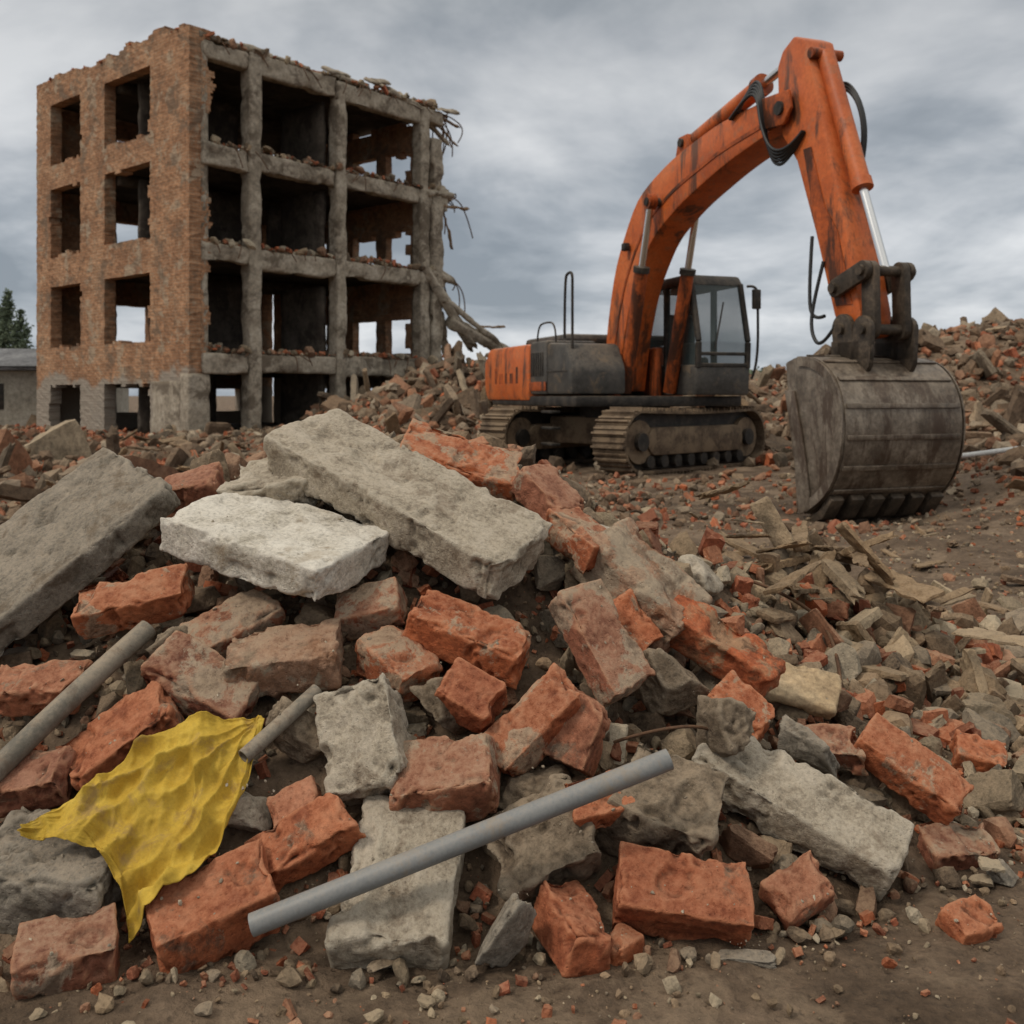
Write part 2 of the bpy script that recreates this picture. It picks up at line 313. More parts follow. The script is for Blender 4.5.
def gather(templates,pos,size,kind,flat=0.):
    n=len(pos);R=qrot(n)
    if flat>0:
        yaw=rng.uniform(0,6.28,n);m=rng.random(n)<flat
        a=rng.normal(0,.25,n);bb=rng.normal(0,.25,n)
        Rz=np.zeros((n,3,3));Rz[:,0,0]=np.cos(yaw);Rz[:,0,1]=-np.sin(yaw);Rz[:,1,0]=np.sin(yaw);Rz[:,1,1]=np.cos(yaw);Rz[:,2,2]=1
        Rx=np.zeros((n,3,3));Rx[:,0,0]=1;Rx[:,1,1]=np.cos(a);Rx[:,1,2]=-np.sin(a);Rx[:,2,1]=np.sin(a);Rx[:,2,2]=np.cos(a)
        Ry=np.zeros((n,3,3));Ry[:,1,1]=1;Ry[:,0,0]=np.cos(bb);Ry[:,0,2]=np.sin(bb);Ry[:,2,0]=-np.sin(bb);Ry[:,2,2]=np.cos(bb)
        R2=Rx@Ry@Rz;R[m]=R2[m]
    ti=rng.integers(0,len(templates),n);out=[]
    pal=np.array(PAL[kind]);c=pal[rng.integers(0,len(pal),n)]*rng.uniform(.65,1.25,(n,1))
    for k,(V,Fc) in enumerate(templates):
        ix=np.where(ti==k)[0]
        if len(ix)==0: continue
        st_=rng.uniform(.75,1.3,(len(ix),1,3)) if flat<.75 else 1.
        sc=size[ix][:,None,None]*V[None]*st_
        W=np.einsum('nij,nvj->nvi',R[ix],sc)+pos[ix][:,None,:]
        nv=len(V)
        FF=Fc[None]+(np.arange(len(ix))*nv)[:,None,None]
        out.append((W.reshape(-1,3),FF.reshape(-1,3),np.repeat(c[ix],nv,0)))
    return out
def merge(name,parts,mat,smooth=False,parent=None):
    off=0;Vs=[];Fs=[];Cs=[]
    for V,Fc,C in parts:
        Vs.append(V);Fs.append(Fc+off);Cs.append(C);off+=len(V)
    return mesh_np(name,np.concatenate(Vs),np.concatenate(Fs),mat,parent,smooth,np.concatenate(Cs))
# ------------------------------------------------------------ hero pieces
B0,B1,B2=M_brick
def C(*a,**k):
    k.setdefault('gouge',.012);k.setdefault('fine',.005)
    return block('concrete_slab',*a,res=.0070,**k)
C((-.315,2.93,.855),(.70,-.40,-.33),(.30,-.50,.80),.89,.30,.125,M_conc,rc=.045,amp=.007,broken=.04)
C((-.66,2.79,.745),(.50,-.24,-.12),(.10,-.28,.95),.55,.33,.11,M_concw,rc=.04,amp=.005,gouge=.009)
C((-1.44,2.83,.615),(-.44,-.36,-.42),(-.25,-.55,.75),.98,.42,.10,M_concg,rc=.035,amp=.007)
C((.68,2.40,.17),(.36,-.18,-.17),(.15,-.55,.80),.50,.17,.12,M_conc,rc=.05,amp=.010)
C((-.235,2.15,.10),(-.06,-.80,-.42),(.0,-.45,.85),.36,.24,.11,M_conc,rc=.05,amp=.009,broken=.08)
C((-.98,2.17,.12),(1,-.1,-.05),(0,-.3,.95),.31,.22,.15,M_concg,rc=.07,amp=.014)
C((.375,2.85,.60),(.62,-.35,-.60),(.3,-.5,.75),.36,.19,.16,B2,rc=.07,amp=.014,broken=.08)
C((-.35,2.38,.32),(.25,-.55,-.80),(-.25,-.75,.55),.28,.18,.14,M_conc,rc=.09,amp=.018,broken=.14,gouge=.02)
C((.356,2.29,.205),(.8,-.3,-.3),(.1,-.5,.8),.25,.20,.17,M_stone,rc=.09,amp=.018,gouge=.02,broken=.1)
C((.062,2.24,.14),(.8,.2,.3),(.1,-.6,.7),.24,.19,.17,M_stone,rc=.10,amp=.022,gouge=.02,broken=.1)
C((-.72,3.05,.87),(.8,-.1,.1),(.1,-.4,.9),.28,.2,.12,M_conc,rc=.06,amp=.012)
C((.82,2.85,.32),(.9,-.2,-.2),(0,-.6,.8),.24,.15,.05,surf('tan_board',(.28,.20,.12),(.39,.285,.17),(.46,.35,.22),s=6,bs=50,dist=.004),rc=.04,broken=.1)
def Bk(c,l,n,L,W=.145,T=.095,m=0,**k):
    k.setdefault('broken',.07);k.setdefault('rc',.036);k.setdefault('amp',.006);k.setdefault('gouge',.013);k.setdefault('fine',.005);k.setdefault('r0',.003);k.setdefault('chipf',13)
    L*=.95;W*=.92;T*=.95
    block('brick',c,l,n,L,W,T,M_brick[m],res=.0056,**k)
Bk((-.16,3.16,.925),(.85,0,-.27),(.2,-.5,.8),.42,.2,.12,0,broken=.12)
Bk((.116,3.05,.84),(.5,-.4,-.5),(.4,-.5,.7),.22,.15,.1,1)
Bk((.20,2.90,.725),(.5,-.6,-.4),(.4,-.4,.8),.22,.14,.11,0)
Bk((-1.01,2.68,.60),(1,.15,.22),(-.1,-.6,.75),.31,.12,.10,0)
Bk((-.747,2.66,.53),(.6,.45,.3),(-.1,-.6,.75),.27,.14,.1,1)
Bk((-.576,2.56,.475),(1,.12,.10),(0,-.40,.90),.30,.17,.11,2)
Bk((-.77,2.50,.425),(.9,-.25,-.38),(.2,-.6,.75),.30,.15,.11,1)
Bk((-.93,2.41,.33),(.72,.35,.52),(-.45,-.6,.65),.30,.17,.10,0,broken=.15)
Bk((-.109,2.60,.525),(.9,-.22,-.30),(.2,-.45,.85),.35,.14,.11,0)
Bk((-.289,2.57,.455),(.65,-.5,-.35),(.2,-.45,.85),.23,.14,.11,0,broken=.2)
Bk((-.378,2.70,.575),(.8,-.1,.2),(.1,-.6,.8),.19,.12,.10,1)
Bk((-.096,2.46,.405),(.8,-.3,-.35),(.2,-.7,.6),.17,.12,.10,0,broken=.2)
Bk((.232,2.58,.51),(.42,-.42,-.75),(.35,-.75,.55),.32,.15,.10,1,broken=.12)
Bk((.063,2.42,.355),(.70,.25,.62),(-.35,-.65,.65),.29,.13,.10,0)
Bk((-.151,2.32,.26),(.95,-.1,.18),(0,-.5,.85),.26,.17,.13,1)
Bk((.169,2.42,.34),(.35,.3,.75),(-.3,-.7,.5),.19,.12,.09,1,broken=.2)
Bk((-.453,2.21,.165),(.8,.15,.42),(-.2,-.6,.75),.26,.12,.09,0,broken=.18)
Bk((-.61,2.07,.085),(.85,.45,.22),(-.2,-.45,.85),.27,.17,.13,0)
Bk((-.875,1.98,.035),(.9,.3,.05),(-.1,-.3,.95),.20,.14,.11,1)
Bk((.126,2.06,.05),(.35,-.8,-.15),(.3,-.1,.9),.20,.11,.10,0)
Bk((.3625,2.12,.085),(1,-.12,-.12),(.1,-.6,.8),.30,.15,.12,0)
Bk((.638,2.2,.06),(.8,.3,.35),(.1,-.5,.8),.16,.11,.08,1,broken=.2)
Bk((1.02,2.55,.19),(.70,-.42,-.48),(.2,-.7,.7),.31,.12,.10,0)
Bk((1.10,2.46,.035),(1,.1,0),(.1,-.3,.95),.20,.12,.08,1,broken=.2)
Bk((.98,2.14,.02),(.9,.3,.1),(.1,-.3,.9),.12,.09,.07,0,broken=.2)
Bk((-.488,2.28,.205),(.8,.2,.3),(0,-.6,.7),.13,.10,.08,1,broken=.2)
Bk((-1.01,3.18,.85),(.9,0,.2),(0,-.4,.9),.2,.14,.1,1)
Bk((-1.2,2.56,.40),(.95,.1,.0),(0,-.5,.85),.25,.12,.09,1,broken=.2)
Bk((.593,2.6,.32),(.6,-.4,-.5),(.2,-.7,.7),.19,.12,.10,0,broken=.2)
Bk((1.357,2.9,.10),(.8,-.2,-.2),(.2,-.5,.8),.16,.11,.08,0,broken=.2)
Bk((.32,2.72,.51),(.5,-.3,-.7),(.2,-.7,.7),.19,.12,.09,0,broken=.2)
Bk((-1.12,2.32,.25),(.9,.1,.2),(0,-.5,.85),.22,.12,.09,1,broken=.2)
Bk((.20,2.25,.235),(.8,.2,.1),(0,-.6,.8),.16,.11,.08,0,broken=.25)
Bk((.22,2.05,.02),(.6,.6,0),(0,-.1,1),.09,.07,.05,0)
Bk((.85,2.62,.22),(.7,-.4,.1),(.1,-.6,.8),.18,.11,.08,1,broken=.2)
block('broken_timber',(.578,2.75,.46),(.76,-.28,-.50),(.3,-.6,.75),.35,.12,.11,M_woodr,rc=.05,amp=.012,broken=.15,gouge=.02,freq=20)
def rockhero(name,c,s,mat,seed,rot):
    V,Fc=rock_t(5,seed,.13,13)
    ob=mesh_np(name,V*np.array(s),Fc,mat,smooth=True);ob.location=c;ob.rotation_euler=rot
    HEROES.append((np.array(c),np.array(ob.rotation_euler.to_matrix()),np.array(s)*.7))
for q in [((-.018,2.02,.065),(.07,.05,.11),M_concg,31,(.2,.3,1)),((.75,2.52,.26),(.085,.08,.085),M_concg,32,(.2,1,1)),((.50,2.45,.34),(.12,.10,.10),M_stone,33,(.5,.3,2)),
 ((-.62,2.27,.21),(.10,.08,.10),M_conc,34,(.1,.3,.4)),((.05,2.36,.20),(.13,.1,.12),M_stone,35,(.4,.3,.1)),((-.52,2.42,.33),(.12,.1,.1),M_stone,36,(.4,.7,.1)),
 ((.42,2.62,.40),(.14,.11,.13),M_stone,37,(1,.3,.1)),((1.15,2.34,.03),(.05,.045,.04),M_concg,38,(1,.3,.1)),((.48,2.03,.01),(.07,.05,.035),M_concg,39,(0,.1,.1)),
 ((.30,3.12,.70),(.12,.1,.1),M_conc,40,(0,.1,.1)),((.62,3.35,.54),(.13,.12,.1),M_conc,41,(0,.1,.9)),((-.25,2.02,.01),(.06,.05,.035),M_stone,42,(0,.1,.9)),
 ((-.15,2.5,.38),(.12,.1,.1),M_stone,43,(1,.1,.9)),((-.85,2.62,.47),(.12,.1,.1),M_stone,44,(1,.8,.9))]:
    rockhero('concrete_chunk',*q)
# --- pipes
def pipe(name,p1,p2,r,mat,th=.0035,bend=.0):
    p1=Vector(p1);p2=Vector(p2);L=(p2-p1).length;bm=bmesh.new();rings=[]
    NS=36;NL=30
    for k in range(NL+1):
        f=k/NL;rings.append([bm.verts.new((r*math.cos(a),r*math.sin(a)+bend*math.sin(f*math.pi),f*L)) for a in [2*math.pi*q/NS for q in range(NS)]])
    inn=[[bm.verts.new(((r-th)*math.cos(a),(r-th)*math.sin(a),z)) for a in [2*math.pi*q/NS for q in range(NS)]] for z in (0,.15,L-.15,L)]
    def br(A,B):
        for q in range(NS): bm.faces.new((A[q],A[(q+1)%NS],B[(q+1)%NS],B[q]))
    for k in range(NL): br(rings[k],rings[k+1])
    br(inn[0],rings[0]);br(rings[-1],inn[3]);br(inn[1],inn[0]);br(inn[3],inn[2])
    me=bpy.data.meshes.new(name);bm.to_mesh(me);bm.free();me.materials.append(mat)
    for p in me.polygons:p.use_smooth=True
    me.set_sharp_from_angle(angle=.8)
    ob=bpy.data.objects.new(name,me);COL.objects.link(ob);ob.location=p1
    ob.rotation_euler=(p2-p1).to_track_quat('Z','Y').to_euler()
    return ob
pipe('plastic_pipe',(-.517,1.985,.098),(.335,2.13,.375),.0225,M_pvc)
pipe('metal_pipe',(-1.22,2.23,.245),(-.945,2.60,.545),.026,M_pipe2,th=.004,bend=.006)
pipe('metal_pipe',(-.612,2.28,.325),(-.475,2.44,.430),.018,M_pipe2)
pipe('white_pipe',(6.0,13.4,float(H(6.0,13.4))+.15),(6.9,13.2,float(H(6.9,13.2))+.12),.035,M_white)
# ------------------------------------------------------------ scatter on the pile
def reject(pos,size,pad=.45):
    keep=np.ones(len(pos),bool)
    for c,R,h in HEROES:
        q=(pos-c)@R
        keep&=~np.all(np.abs(q)<h+size[:,None]*pad,axis=1)
    return keep
def pile_pts(n,lo,hi,zoff,y0=-.05,y1=.6,p=2.):
    x=rng.uniform(-2.6,2.0,n);Yb=np.interp(x,TX,TB);Yc=np.interp(x,TX,TC)
    y=Yb+y0+(Yc+y1-Yb-y0)*rng.random(n)
    s=lo+(hi-lo)*rng.random(n)**p
    z=H(x,y)+s*zoff
    pos=np.stack([x,y,z],1);k=reject(pos,s);return pos[k],s[k]
parts=[]
p_,s_=pile_pts(420,.04,.10,.35);parts+=gather(T_hi,p_,s_,'rock')
p_,s_=pile_pts(330,.035,.075,.4);parts+=gather(T_hib,p_,s_,'brick',.3)
p_,s_=pile_pts(140,.04,.08,.4);parts+=gather(T_hib,p_,s_,'rock',.3)
sp=[];ss=[]
for c,R,h in HEROES:
    for k in range(9):
        q=np.array([rng.uniform(-1,1)*h[0],rng.uniform(-1,1)*h[1],-h[2]-.02]);w_=c+R@q
        g=float(H(w_[0],w_[1]))
        if w_[2]-g>.02:
            sp.append([w_[0],w_[1]+.02,g+(w_[2]-g)*rng.uniform(.2,.7)]);ss.append(rng.uniform(.035,.075))
sp=np.array(sp);ss=np.array(ss);k=reject(sp,ss,.6);parts+=gather(T_hi,sp[k],ss[k],'rock')
p_,s_=pile_pts(4200,.010,.042,.5,y0=-.15,p=2.3);parts+=gather(T_lo,p_,s_,'rock')
p_,s_=pile_pts(2300,.008,.032,.5,y0=-.15,p=2.3);parts+=gather(T_lob,p_,s_,'brick')
cr=[];cs=[]
for c,R,h in HEROES:
    up=R[:,2] if R[2,2]>0 else -R[:,2]
    if up[2]<.55: continue
    for k in range(int(8+h[0]*h[1]*220)):
        s=.0015+.006*rng.random()**3
        cr.append(c+R[:,0]*rng.uniform(-.9,.9)*h[0]+R[:,1]*rng.uniform(-.9,.9)*h[1]+up*(h[2]-.003+s*.3));cs.append(s)
parts+=gather(T_vlo,np.array(cr),np.array(cs),'pale')
rubble=merge('rubble_pile',parts,M_rubble)
def field(n,y0,y1,lo,hi,p,spread,dens,zo=.3,logy=True):
    u=rng.random(n);y=y0*(y1/y0)**u if logy else y0+(y1-y0)*u
    x=rng.uniform(-1,1,n)*spread(y)
    s=lo+(hi-lo)*rng.random(n)**p
    k=rng.random(n)<dens(x,y,s);x=x[k];y=y[k];s=s[k]
    pos=np.stack([x,y,H(x,y)+s*zo],1);k=reject(pos,s,.6);return pos[k],s[k]
def d_front(x,y,s):
    Yb=np.interp(x,TX,TB);d=np.maximum(Yb-y,0)
    return np.clip(np.exp(-d/.18)*(1.0)+.18,0,1)*(s<.05)+(fbm(x*5,y*5)>.05)*.3
parts=[]
for tt,kk,nn in ((T_lo,'mid',6500),(T_lob,'brick',2600)):
    p_,s_=field(nn,1.2,3.2,.003,.026,3.0,lambda y:y*0+2.6,d_front,logy=False);parts+=gather(tt,p_,s_,kk,.5)
p_,s_=field(8000,1.4,3.2,.0012,.004,1.5,lambda y:y*0+2.4,lambda x,y,s:np.full_like(x,.8),logy=False);parts+=gather(T_vlo,p_,s_,'mid')
def pathf(x,y): return np.exp(-((x-2.6-.12*(y-6))/2.1)**2-((y-8.3)/4.0)**2)
def d_mid(x,y,s):
    cl=np.clip(fbm(x*.9,y*.9,o=3)*3+.5,.05,1)
    path=pathf(x,y)
    return np.clip(np.where(path>.25,np.where(s>.035,.05,.45),cl),0,1)
for tt,kk,nn in ((T_lo,'mid',9500),(T_lob,'brick',7000),(T_slab,'mid',900)):
    p_,s_=field(nn,2.9,14,.008,.085,3.6,lambda y:y*.75+.5,d_mid);parts+=gather(tt,p_,s_,kk,.5)
n_=9000;y=4+10*rng.random(n_);x=rng.uniform(-.2,.75,n_)*y;s=.006+.02*rng.random(n_)**3;k=rng.random(n_)<.25+.75*pathf(x,y);x=x[k];y=y[k];s=s[k]
parts+=gather(T_vlo,np.stack([x,y,H(x,y)+s*.3],1),s,'mid',.3)
n_=800;x=rng.normal(1.5,.5,n_);y=rng.normal(4.2,.55,n_);s=.015+.085*rng.random(n_)**2.2
pos=np.stack([x,y,H(x,y)+s*.5+.14*np.exp(-((x-1.5)/.6)**2-((y-4.3)/.6)**2)*rng.random(n_)],1);k=reject(pos,s)
parts+=gather(T_lo,pos[k],s[k],'mid')
n_=420;x=rng.normal(1.6,.5,n_);y=rng.normal(4.0,.6,n_);s=.02+.055*rng.random(n_)**1.5
pos=np.stack([x,y,H(x,y)+s*.6+.04],1);k=reject(pos,s);parts+=gather(T_lob,pos[k][:220],s[k][:220],'brick')+gather(T_slab,pos[k][220:],s[k][220:]*1.3,'mid',.3)
merge('loose_stones',parts,M_rubble)
BX,BY=-8.72,27.0
def inbuild(x,y,m=0.):
    u=(x-BX)*.65+(y-BY)*.76;v=-(x-BX)*.76+(y-BY)*.65
    return (u>-m)&(v>-m)&(u<9.3)&(v<9.6)
def d_far(x,y,s):
    ex=np.exp(-((x-1.8)/2.5)**4-((y-15.6)/2.6)**4)
    path=np.exp(-((x-3.0)/2.9)**2-((y-11)/3.8)**2)
    near=np.where((s>.11)&(y<14.5)&(np.abs(x)<5.6),.03,1.)
    bk=np.where((np.hypot(x-3.8,y-9.9)<1.4)&(s>.05),0,1.)
    return np.clip(bk*near*(1-ex)*(1-path*np.where(s>.09,.99,.6))*np.where(inbuild(x,y,.3),.1,1)*np.where((x<-3)&(y>15)&(s>.2),.15,1),0,1)
parts=[]
for tt,kk,nn,hi,fl in ((T_vlo,'far',15000,.22,.2),(T_lo,'far',3000,.34,.2),(T_lob,'brick',8500,.15,.2),(T_slab,'far',900,.5,.3),(T_beam,'far',500,.6,.6),(T_slab,'rock',300,.5,.3)):
    p_,s_=field(nn,8.5,40,.04,hi,2.8,lambda y:y*.72+3,d_far,.35);parts+=gather(tt,p_,s_,kk,fl)
for tt,kk,nn,hi in ((T_vlo,'far',9000,.26),(T_lob,'brick',3500,.14),(T_slab,'far',500,.6),(T_beam,'wood',260,.7)):
    x=rng.uniform(5,32,nn);y=rng.uniform(12,36,nn);hh=H(x,y);k=(hh>.35);x=x[k];y=y[k];s=.05+hi*rng.random(len(x))**2.4
    parts+=gather(tt,np.stack([x,y,H(x,y)+s*.3],1),s,kk)
for tt,kk,nn,hi in ((T_vlo,'far',5000,.26),(T_lob,'brick',1800,.14),(T_slab,'far',260,.6),(T_beam,'rock',130,.7),(T_beam,'wood',100,.7)):
    x=rng.uniform(-7,7,nn);y=rng.uniform(21,33,nn);k=(H(x,y)>.35)&~inbuild(x,y);x=x[k];y=y[k];s=.05+hi*rng.random(len(x))**2.2
    parts+=gather(tt,np.stack([x,y,H(x,y)+s*.35],1),s,kk)
merge('demolition_rubble',parts,M_rubfar)
parts=[];TW=[];TW2=[]
for k,(w_,t_) in enumerate(((.22,.08),(.34,.06))):
    Vw,Fw=blockgeo(2,w_,t_,res=.08,r0=.01,rc=.05,amp=.025,freq=3,broken=.25,seed=5+k,chipf=3);TW.append((Vw,tri(Fw)))
for k,(w_,t_) in enumerate(((.5,.13),(.62,.09),(.4,.2))):
    Vw,Fw=blockgeo(2,w_,t_,res=.06,r0=.01,rc=.10,amp=.03,freq=3,broken=.3,seed=15+k,chipf=3,gouge=.04);TW2.append((Vw,tri(Fw)))
n_=46;x=rng.normal(1.10,.22,n_);y=rng.normal(4.0,.28,n_);s=rng.uniform(.08,.20,n_)
parts+=gather(TW2,np.stack([x,y,H(x,y)+.07+.24*rng.random(n_)],1),s,'wood',.85)
n_=30;x=rng.normal(1.2,.3,n_);y=rng.normal(4.1,.3,n_);s=rng.uniform(.06,.16,n_)
parts+=gather(TW,np.stack([x,y,H(x,y)+.08+.2*rng.random(n_)],1),s,'wood',.8)
n_=26;y=rng.uniform(4.2,9,n_);x=rng.uniform(.15,.6,n_)*y;s=rng.uniform(.06,.2,n_)
parts+=gather(TW2,np.stack([x,y,H(x,y)+.02],1),s,'wood',1.)
n_=190;y=rng.uniform(9,27,n_);x=rng.uniform(-.6,.7,n_)*y;s=rng.uniform(.12,.6,n_);k=~((np.abs(x-2.5)<2.8)&(y<19))&~inbuild(x,y)
parts+=gather(TW+TW2[:1],np.stack([x,y,H(x,y)+.12],1)[k],s[k],'wood',.8)
merge('broken_wood_planks',parts,M_rubble)
def tube(name,pts,r,mat,parent=None,cyc=False):
    cu=bpy.data.curves.new(name,'CURVE');cu.dimensions='3D';cu.bevel_depth=r;cu.bevel_resolution=2
    sp=cu.splines.new('NURBS');sp.points.add(len(pts)-1)
    for q,p in zip(sp.points,pts): q.co=(*p,1)
    sp.order_u=3;sp.use_endpoint_u=True;sp.resolution_u=8
    cu.materials.append(mat);ob=bpy.data.objects.new(name,cu);COL.objects.link(ob)
    if parent: ob.parent=parent
    return ob
tube('bent_rebar',[(.78,3.5,.52),(.95,3.45,.47),(1.08,3.3,.36),(1.02,3.1,.22)],.006,M_rebar)
tube('bent_rebar',[(.25,2.45,.30),(.35,2.38,.36),(.5,2.42,.35),(.62,2.5,.25)],.004,M_rebar)
# ------------------------------------------------------------ yellow tarp draped over bricks
def poly_at(P,u):
    P=np.array(P,float);d=np.r_[0,np.cumsum(np.linalg.norm(np.diff(P,axis=0),axis=1))];d/=d[-1]
    return np.stack([np.interp(u,d,P[:,k]) for k in range(3)],1)
top=[(-1.03,2.10,.245),(-.953,2.18,.285),(-.860,2.28,.355),(-.753,2.34,.40),(-.599,2.36,.40)]
bot=[(-1.03,2.09,.235),(-.876,2.10,.205),(-.80,2.06,.12),(-.775,2.02,.045),(-.725,2.04,.09),(-.65,2.09,.13),(-.610,2.17,.21),(-.592,2.28,.32),(-.590,2.35,.39)]
NU,NV=170,110
U=np.linspace(0,1,NU);Tp=poly_at(top,U);Bp=poly_at(bot,U)
v=np.linspace(0,1,NV)[None,:,None]
Pg=Tp[:,None,:]*(1-v)+Bp[:,None,:]*v
nrm=np.array([0,-.66,.75])
UU,VV=np.meshgrid(U,np.linspace(0,1,NV),indexing='ij')
wx=Pg[:,:,0]+.60;wz=(Pg[:,:,2]-.40)*1.3
ang=np.arctan2(wz,wx);rad=np.hypot(wx,wz)
def ridge(x,y,o=3): return np.clip(1-np.abs(fbm(x,y,o=o))*8,-.6,1)
fo=1-np.abs(np.sin(ang*8+5*fbm(rad*7,ang*2,o=2)))
X_,Z_=Pg[:,:,0],Pg[:,:,2]
bul=.014+.026*fo**1.5*np.clip(rad/.15,0.2,1)*(fbm(X_*6+1,Z_*6)+.6)*1.6+.020*ridge(X_*8+3,Z_*8-X_*4,2)+.009*ridge(X_*19+9,Z_*17+X_*5,2)+.003*ridge(X_*40,Z_*37,2)+.014*np.sin(np.pi*VV)*np.sin(np.pi*UU)
base=Pg.copy()
trees=[]
for o in [o for o in COL.objects if o.type=='MESH' and o.name.split('.')[0] in('brick','concrete_slab','concrete_chunk')]:
    if (Vector((-.8,2.2,.2))-o.matrix_basis.translation).length<.75:
        Mw=o.matrix_basis;trees.append(BVHTree.FromPolygons([Mw@v_.co for v_ in o.data.vertices],[p.vertices[:] for p in o.data.polygons]))
nv_=Vector(nrm).normalized();mn=np.full((NU,NV),-1.)
for i in range(NU):
    for j in range(NV):
        o_=Vector(base[i,j])+nv_*.3
        for T in trees:
            r=T.ray_cast(o_,-nv_,.42)
            if r[0] is not None: mn[i,j]=max(mn[i,j],.3-r[3]+.004)
hgt=np.maximum(mn,-.03)
for it in range(30):
    q=np.pad(hgt,1,mode='edge');hgt=np.maximum((q[:-2,1:-1]+q[2:,1:-1]+q[1:-1,:-2]+q[1:-1,2:])/4,mn)
hgt=hgt+np.clip(bul,0,1)
P=base+np.array(nv_)[None,None,:]*hgt[:,:,None]
P[:,:,0]+=fbm(UU*7,VV*7+3)*.022
P[:,:,2]+=fbm(UU*14,VV*3+9)*.03*(np.clip((VV-.75)*4,0,1)+np.clip((.2-VV)*5,0,1)*.7)
i,j=np.meshgrid(np.arange(NU-1),np.arange(NV-1),indexing='ij');i=i.ravel();j=j.ravel()
F=np.stack([i*NV+j,i*NV+j+1,(i+1)*NV+j+1,(i+1)*NV+j],1)
tarp=mesh_np('yellow_tarp',P.reshape(-1,3),F,M_cloth,smooth=True)
md=tarp.modifiers.new('th','SOLIDIFY');md.thickness=.0015
# ------------------------------------------------------------ ruined building
def empty(name,loc,rz=0):
    e=bpy.data.objects.new(name,None);COL.objects.link(e);e.location=loc;e.rotation_euler=(0,0,rz);e.empty_display_size=.5;return e
BLD=empty('ruined_brick_building',(BX,BY,0),math.atan2(.76,.65))
def voxwall(name,axis,pos,th,length,height,filled,du,dz,mat,z0=0,a0=0):
    nu=int(length/du);nz=int(height/dz)
    uc,zc=np.meshgrid(a0+(np.arange(nu)+.5)*du,z0+(np.arange(nz)+.5)*dz,indexing='ij')
    f=filled(uc,zc);V=[];Fq=[];idx={}
    fp=np.pad(f,1)
    def vid(i,k,s):
        key=(i,k,s)
        if key not in idx:
            u=a0+i*du;z=z0+k*dz
            d=random.uniform(-.012,.012)
            t=pos+(th if s else 0)+(d if s==0 else 0)
            u+=random.uniform(-.02,.02);z+=random.uniform(-.01,.01)
            idx[key]=len(V);V.append((u,t,z) if axis=='x' else (t,u,z))
        return idx[key]
    for i in range(nu):
        for k in range(nz):
            if not f[i,k]: continue
            q=[(i,k),(i+1,k),(i+1,k+1),(i,k+1)]
            Fq.append([vid(a,b,0) for a,b in q]);Fq.append([vid(a,b,1) for a,b in q][::-1])
            for (di,dk,e) in ((0,-1,(0,1)),(1,0,(1,2)),(0,1,(2,3)),(-1,0,(3,0))):
                if not fp[i+1+di,k+1+dk]:
                    a,b=q[e[0]],q[e[1]];Fq.append([vid(*b,0),vid(*a,0),vid(*a,1),vid(*b,1)])
    ob=mesh_np(name,np.array(V),np.array(Fq),mat,BLD)
    bm=bmesh.new();bm.from_mesh(ob.data);bmesh.ops.recalc_face_normals(bm,faces=bm.faces);bm.to_mesh(ob.data);bm.free()
    return ob
ZW=[(-.1,1.45),(2.7,4.65),(5.65,7.75),(8.55,10.5)]
def jit(u,z,s=0,a=.05): return fbm(u*2.3+s,z*2.3,o=3)*a*2
def fill_left(v,z):
    j=jit(v,z,1,.08);j2=jit(v,z,5,.06)
    f=np.ones_like(v,bool)
    for a,b in ZW:
        for c,d in ((2.05,4.6),(6.1,8.15)):
            f&=~((v+j>c)&(v+j<d)&(z+j2*2>a)&(z+j2*.6<b))
    f&=z<11.3+fbm(v*1.3,v*0,o=4)*.6
    return f
voxwall('brick_facade','y',0,.36,9.2,11.9,fill_left,.125,.085,M_wall,z0=-.3)
def fill_ret(u,z):
    e=.16+fbm(u*0,z*1.7,o=4)*.75+ (fbm(u*0+4,z*6,o=2))*.4
    return (u<.36+np.maximum(e,.02))&(z<11.2)&(z>1.6)
voxwall('broken_brick_return','x',0.003,.36,1.0,11.6,fill_ret,.06,.085,M_wall,z0=-.3,a0=.363)
def fill_back(u,z):
    j=jit(u,z,8);f=np.ones_like(u,bool)
    for a,b in ((.5,1.45),(2.6,4.3),(5.6,7.2),(8.5,10.1)):
        for c,d in ((2.6,3.9),(6.2,7.6)):
            f&=~((u+j>c)&(u+j<d)&(z+j>a)&(z+j<b))
    f&=z<11.0-np.clip(u-6,0,3)*.5+fbm(u*1.2,u*0,o=3)*.8
    return f
voxwall('back_wall','x',8.82,.34,8.9,11.9,fill_back,.25,.17,M_wall,z0=-.3,a0=.363)
def fill_end(v,z):
    j=jit(v,z,3,.2);f=np.ones_like(v,bool)
    for fl in (0,2.35,5.35,8.1):
        for c,d in ((.9,2.0),(2.5,3.7),(5.2,6.6)):
            f&=~((v+j>c)&(v+j<d)&(z+j>fl+.25)&(z+j<fl+1.45))
    f&=z<10.6-np.clip(2.0-v,0,3)*.4+fbm(v*1.1,v*0+3,o=3)*1.6
    return f
voxwall('end_wall','y',8.95,.3,8.2,11.5,fill_end,.25,.17,M_wall,z0=-.3,a0=.52)
def bb(name,x0,x1,y0,y1,z0,z1,mat=None,res=.22,amp=.018,rc=.10,r0=.015,**k):
    block(name,((x0+x1)/2,(y0+y1)/2,(z0+z1)/2),(1,0,0),(0,0,1),x1-x0,y1-y0,z1-z0,mat or M_bconc,res=res,parent=BLD,hero=False,amp=amp,rc=rc,r0=r0,freq=1.5,chipf=1.6,**k)
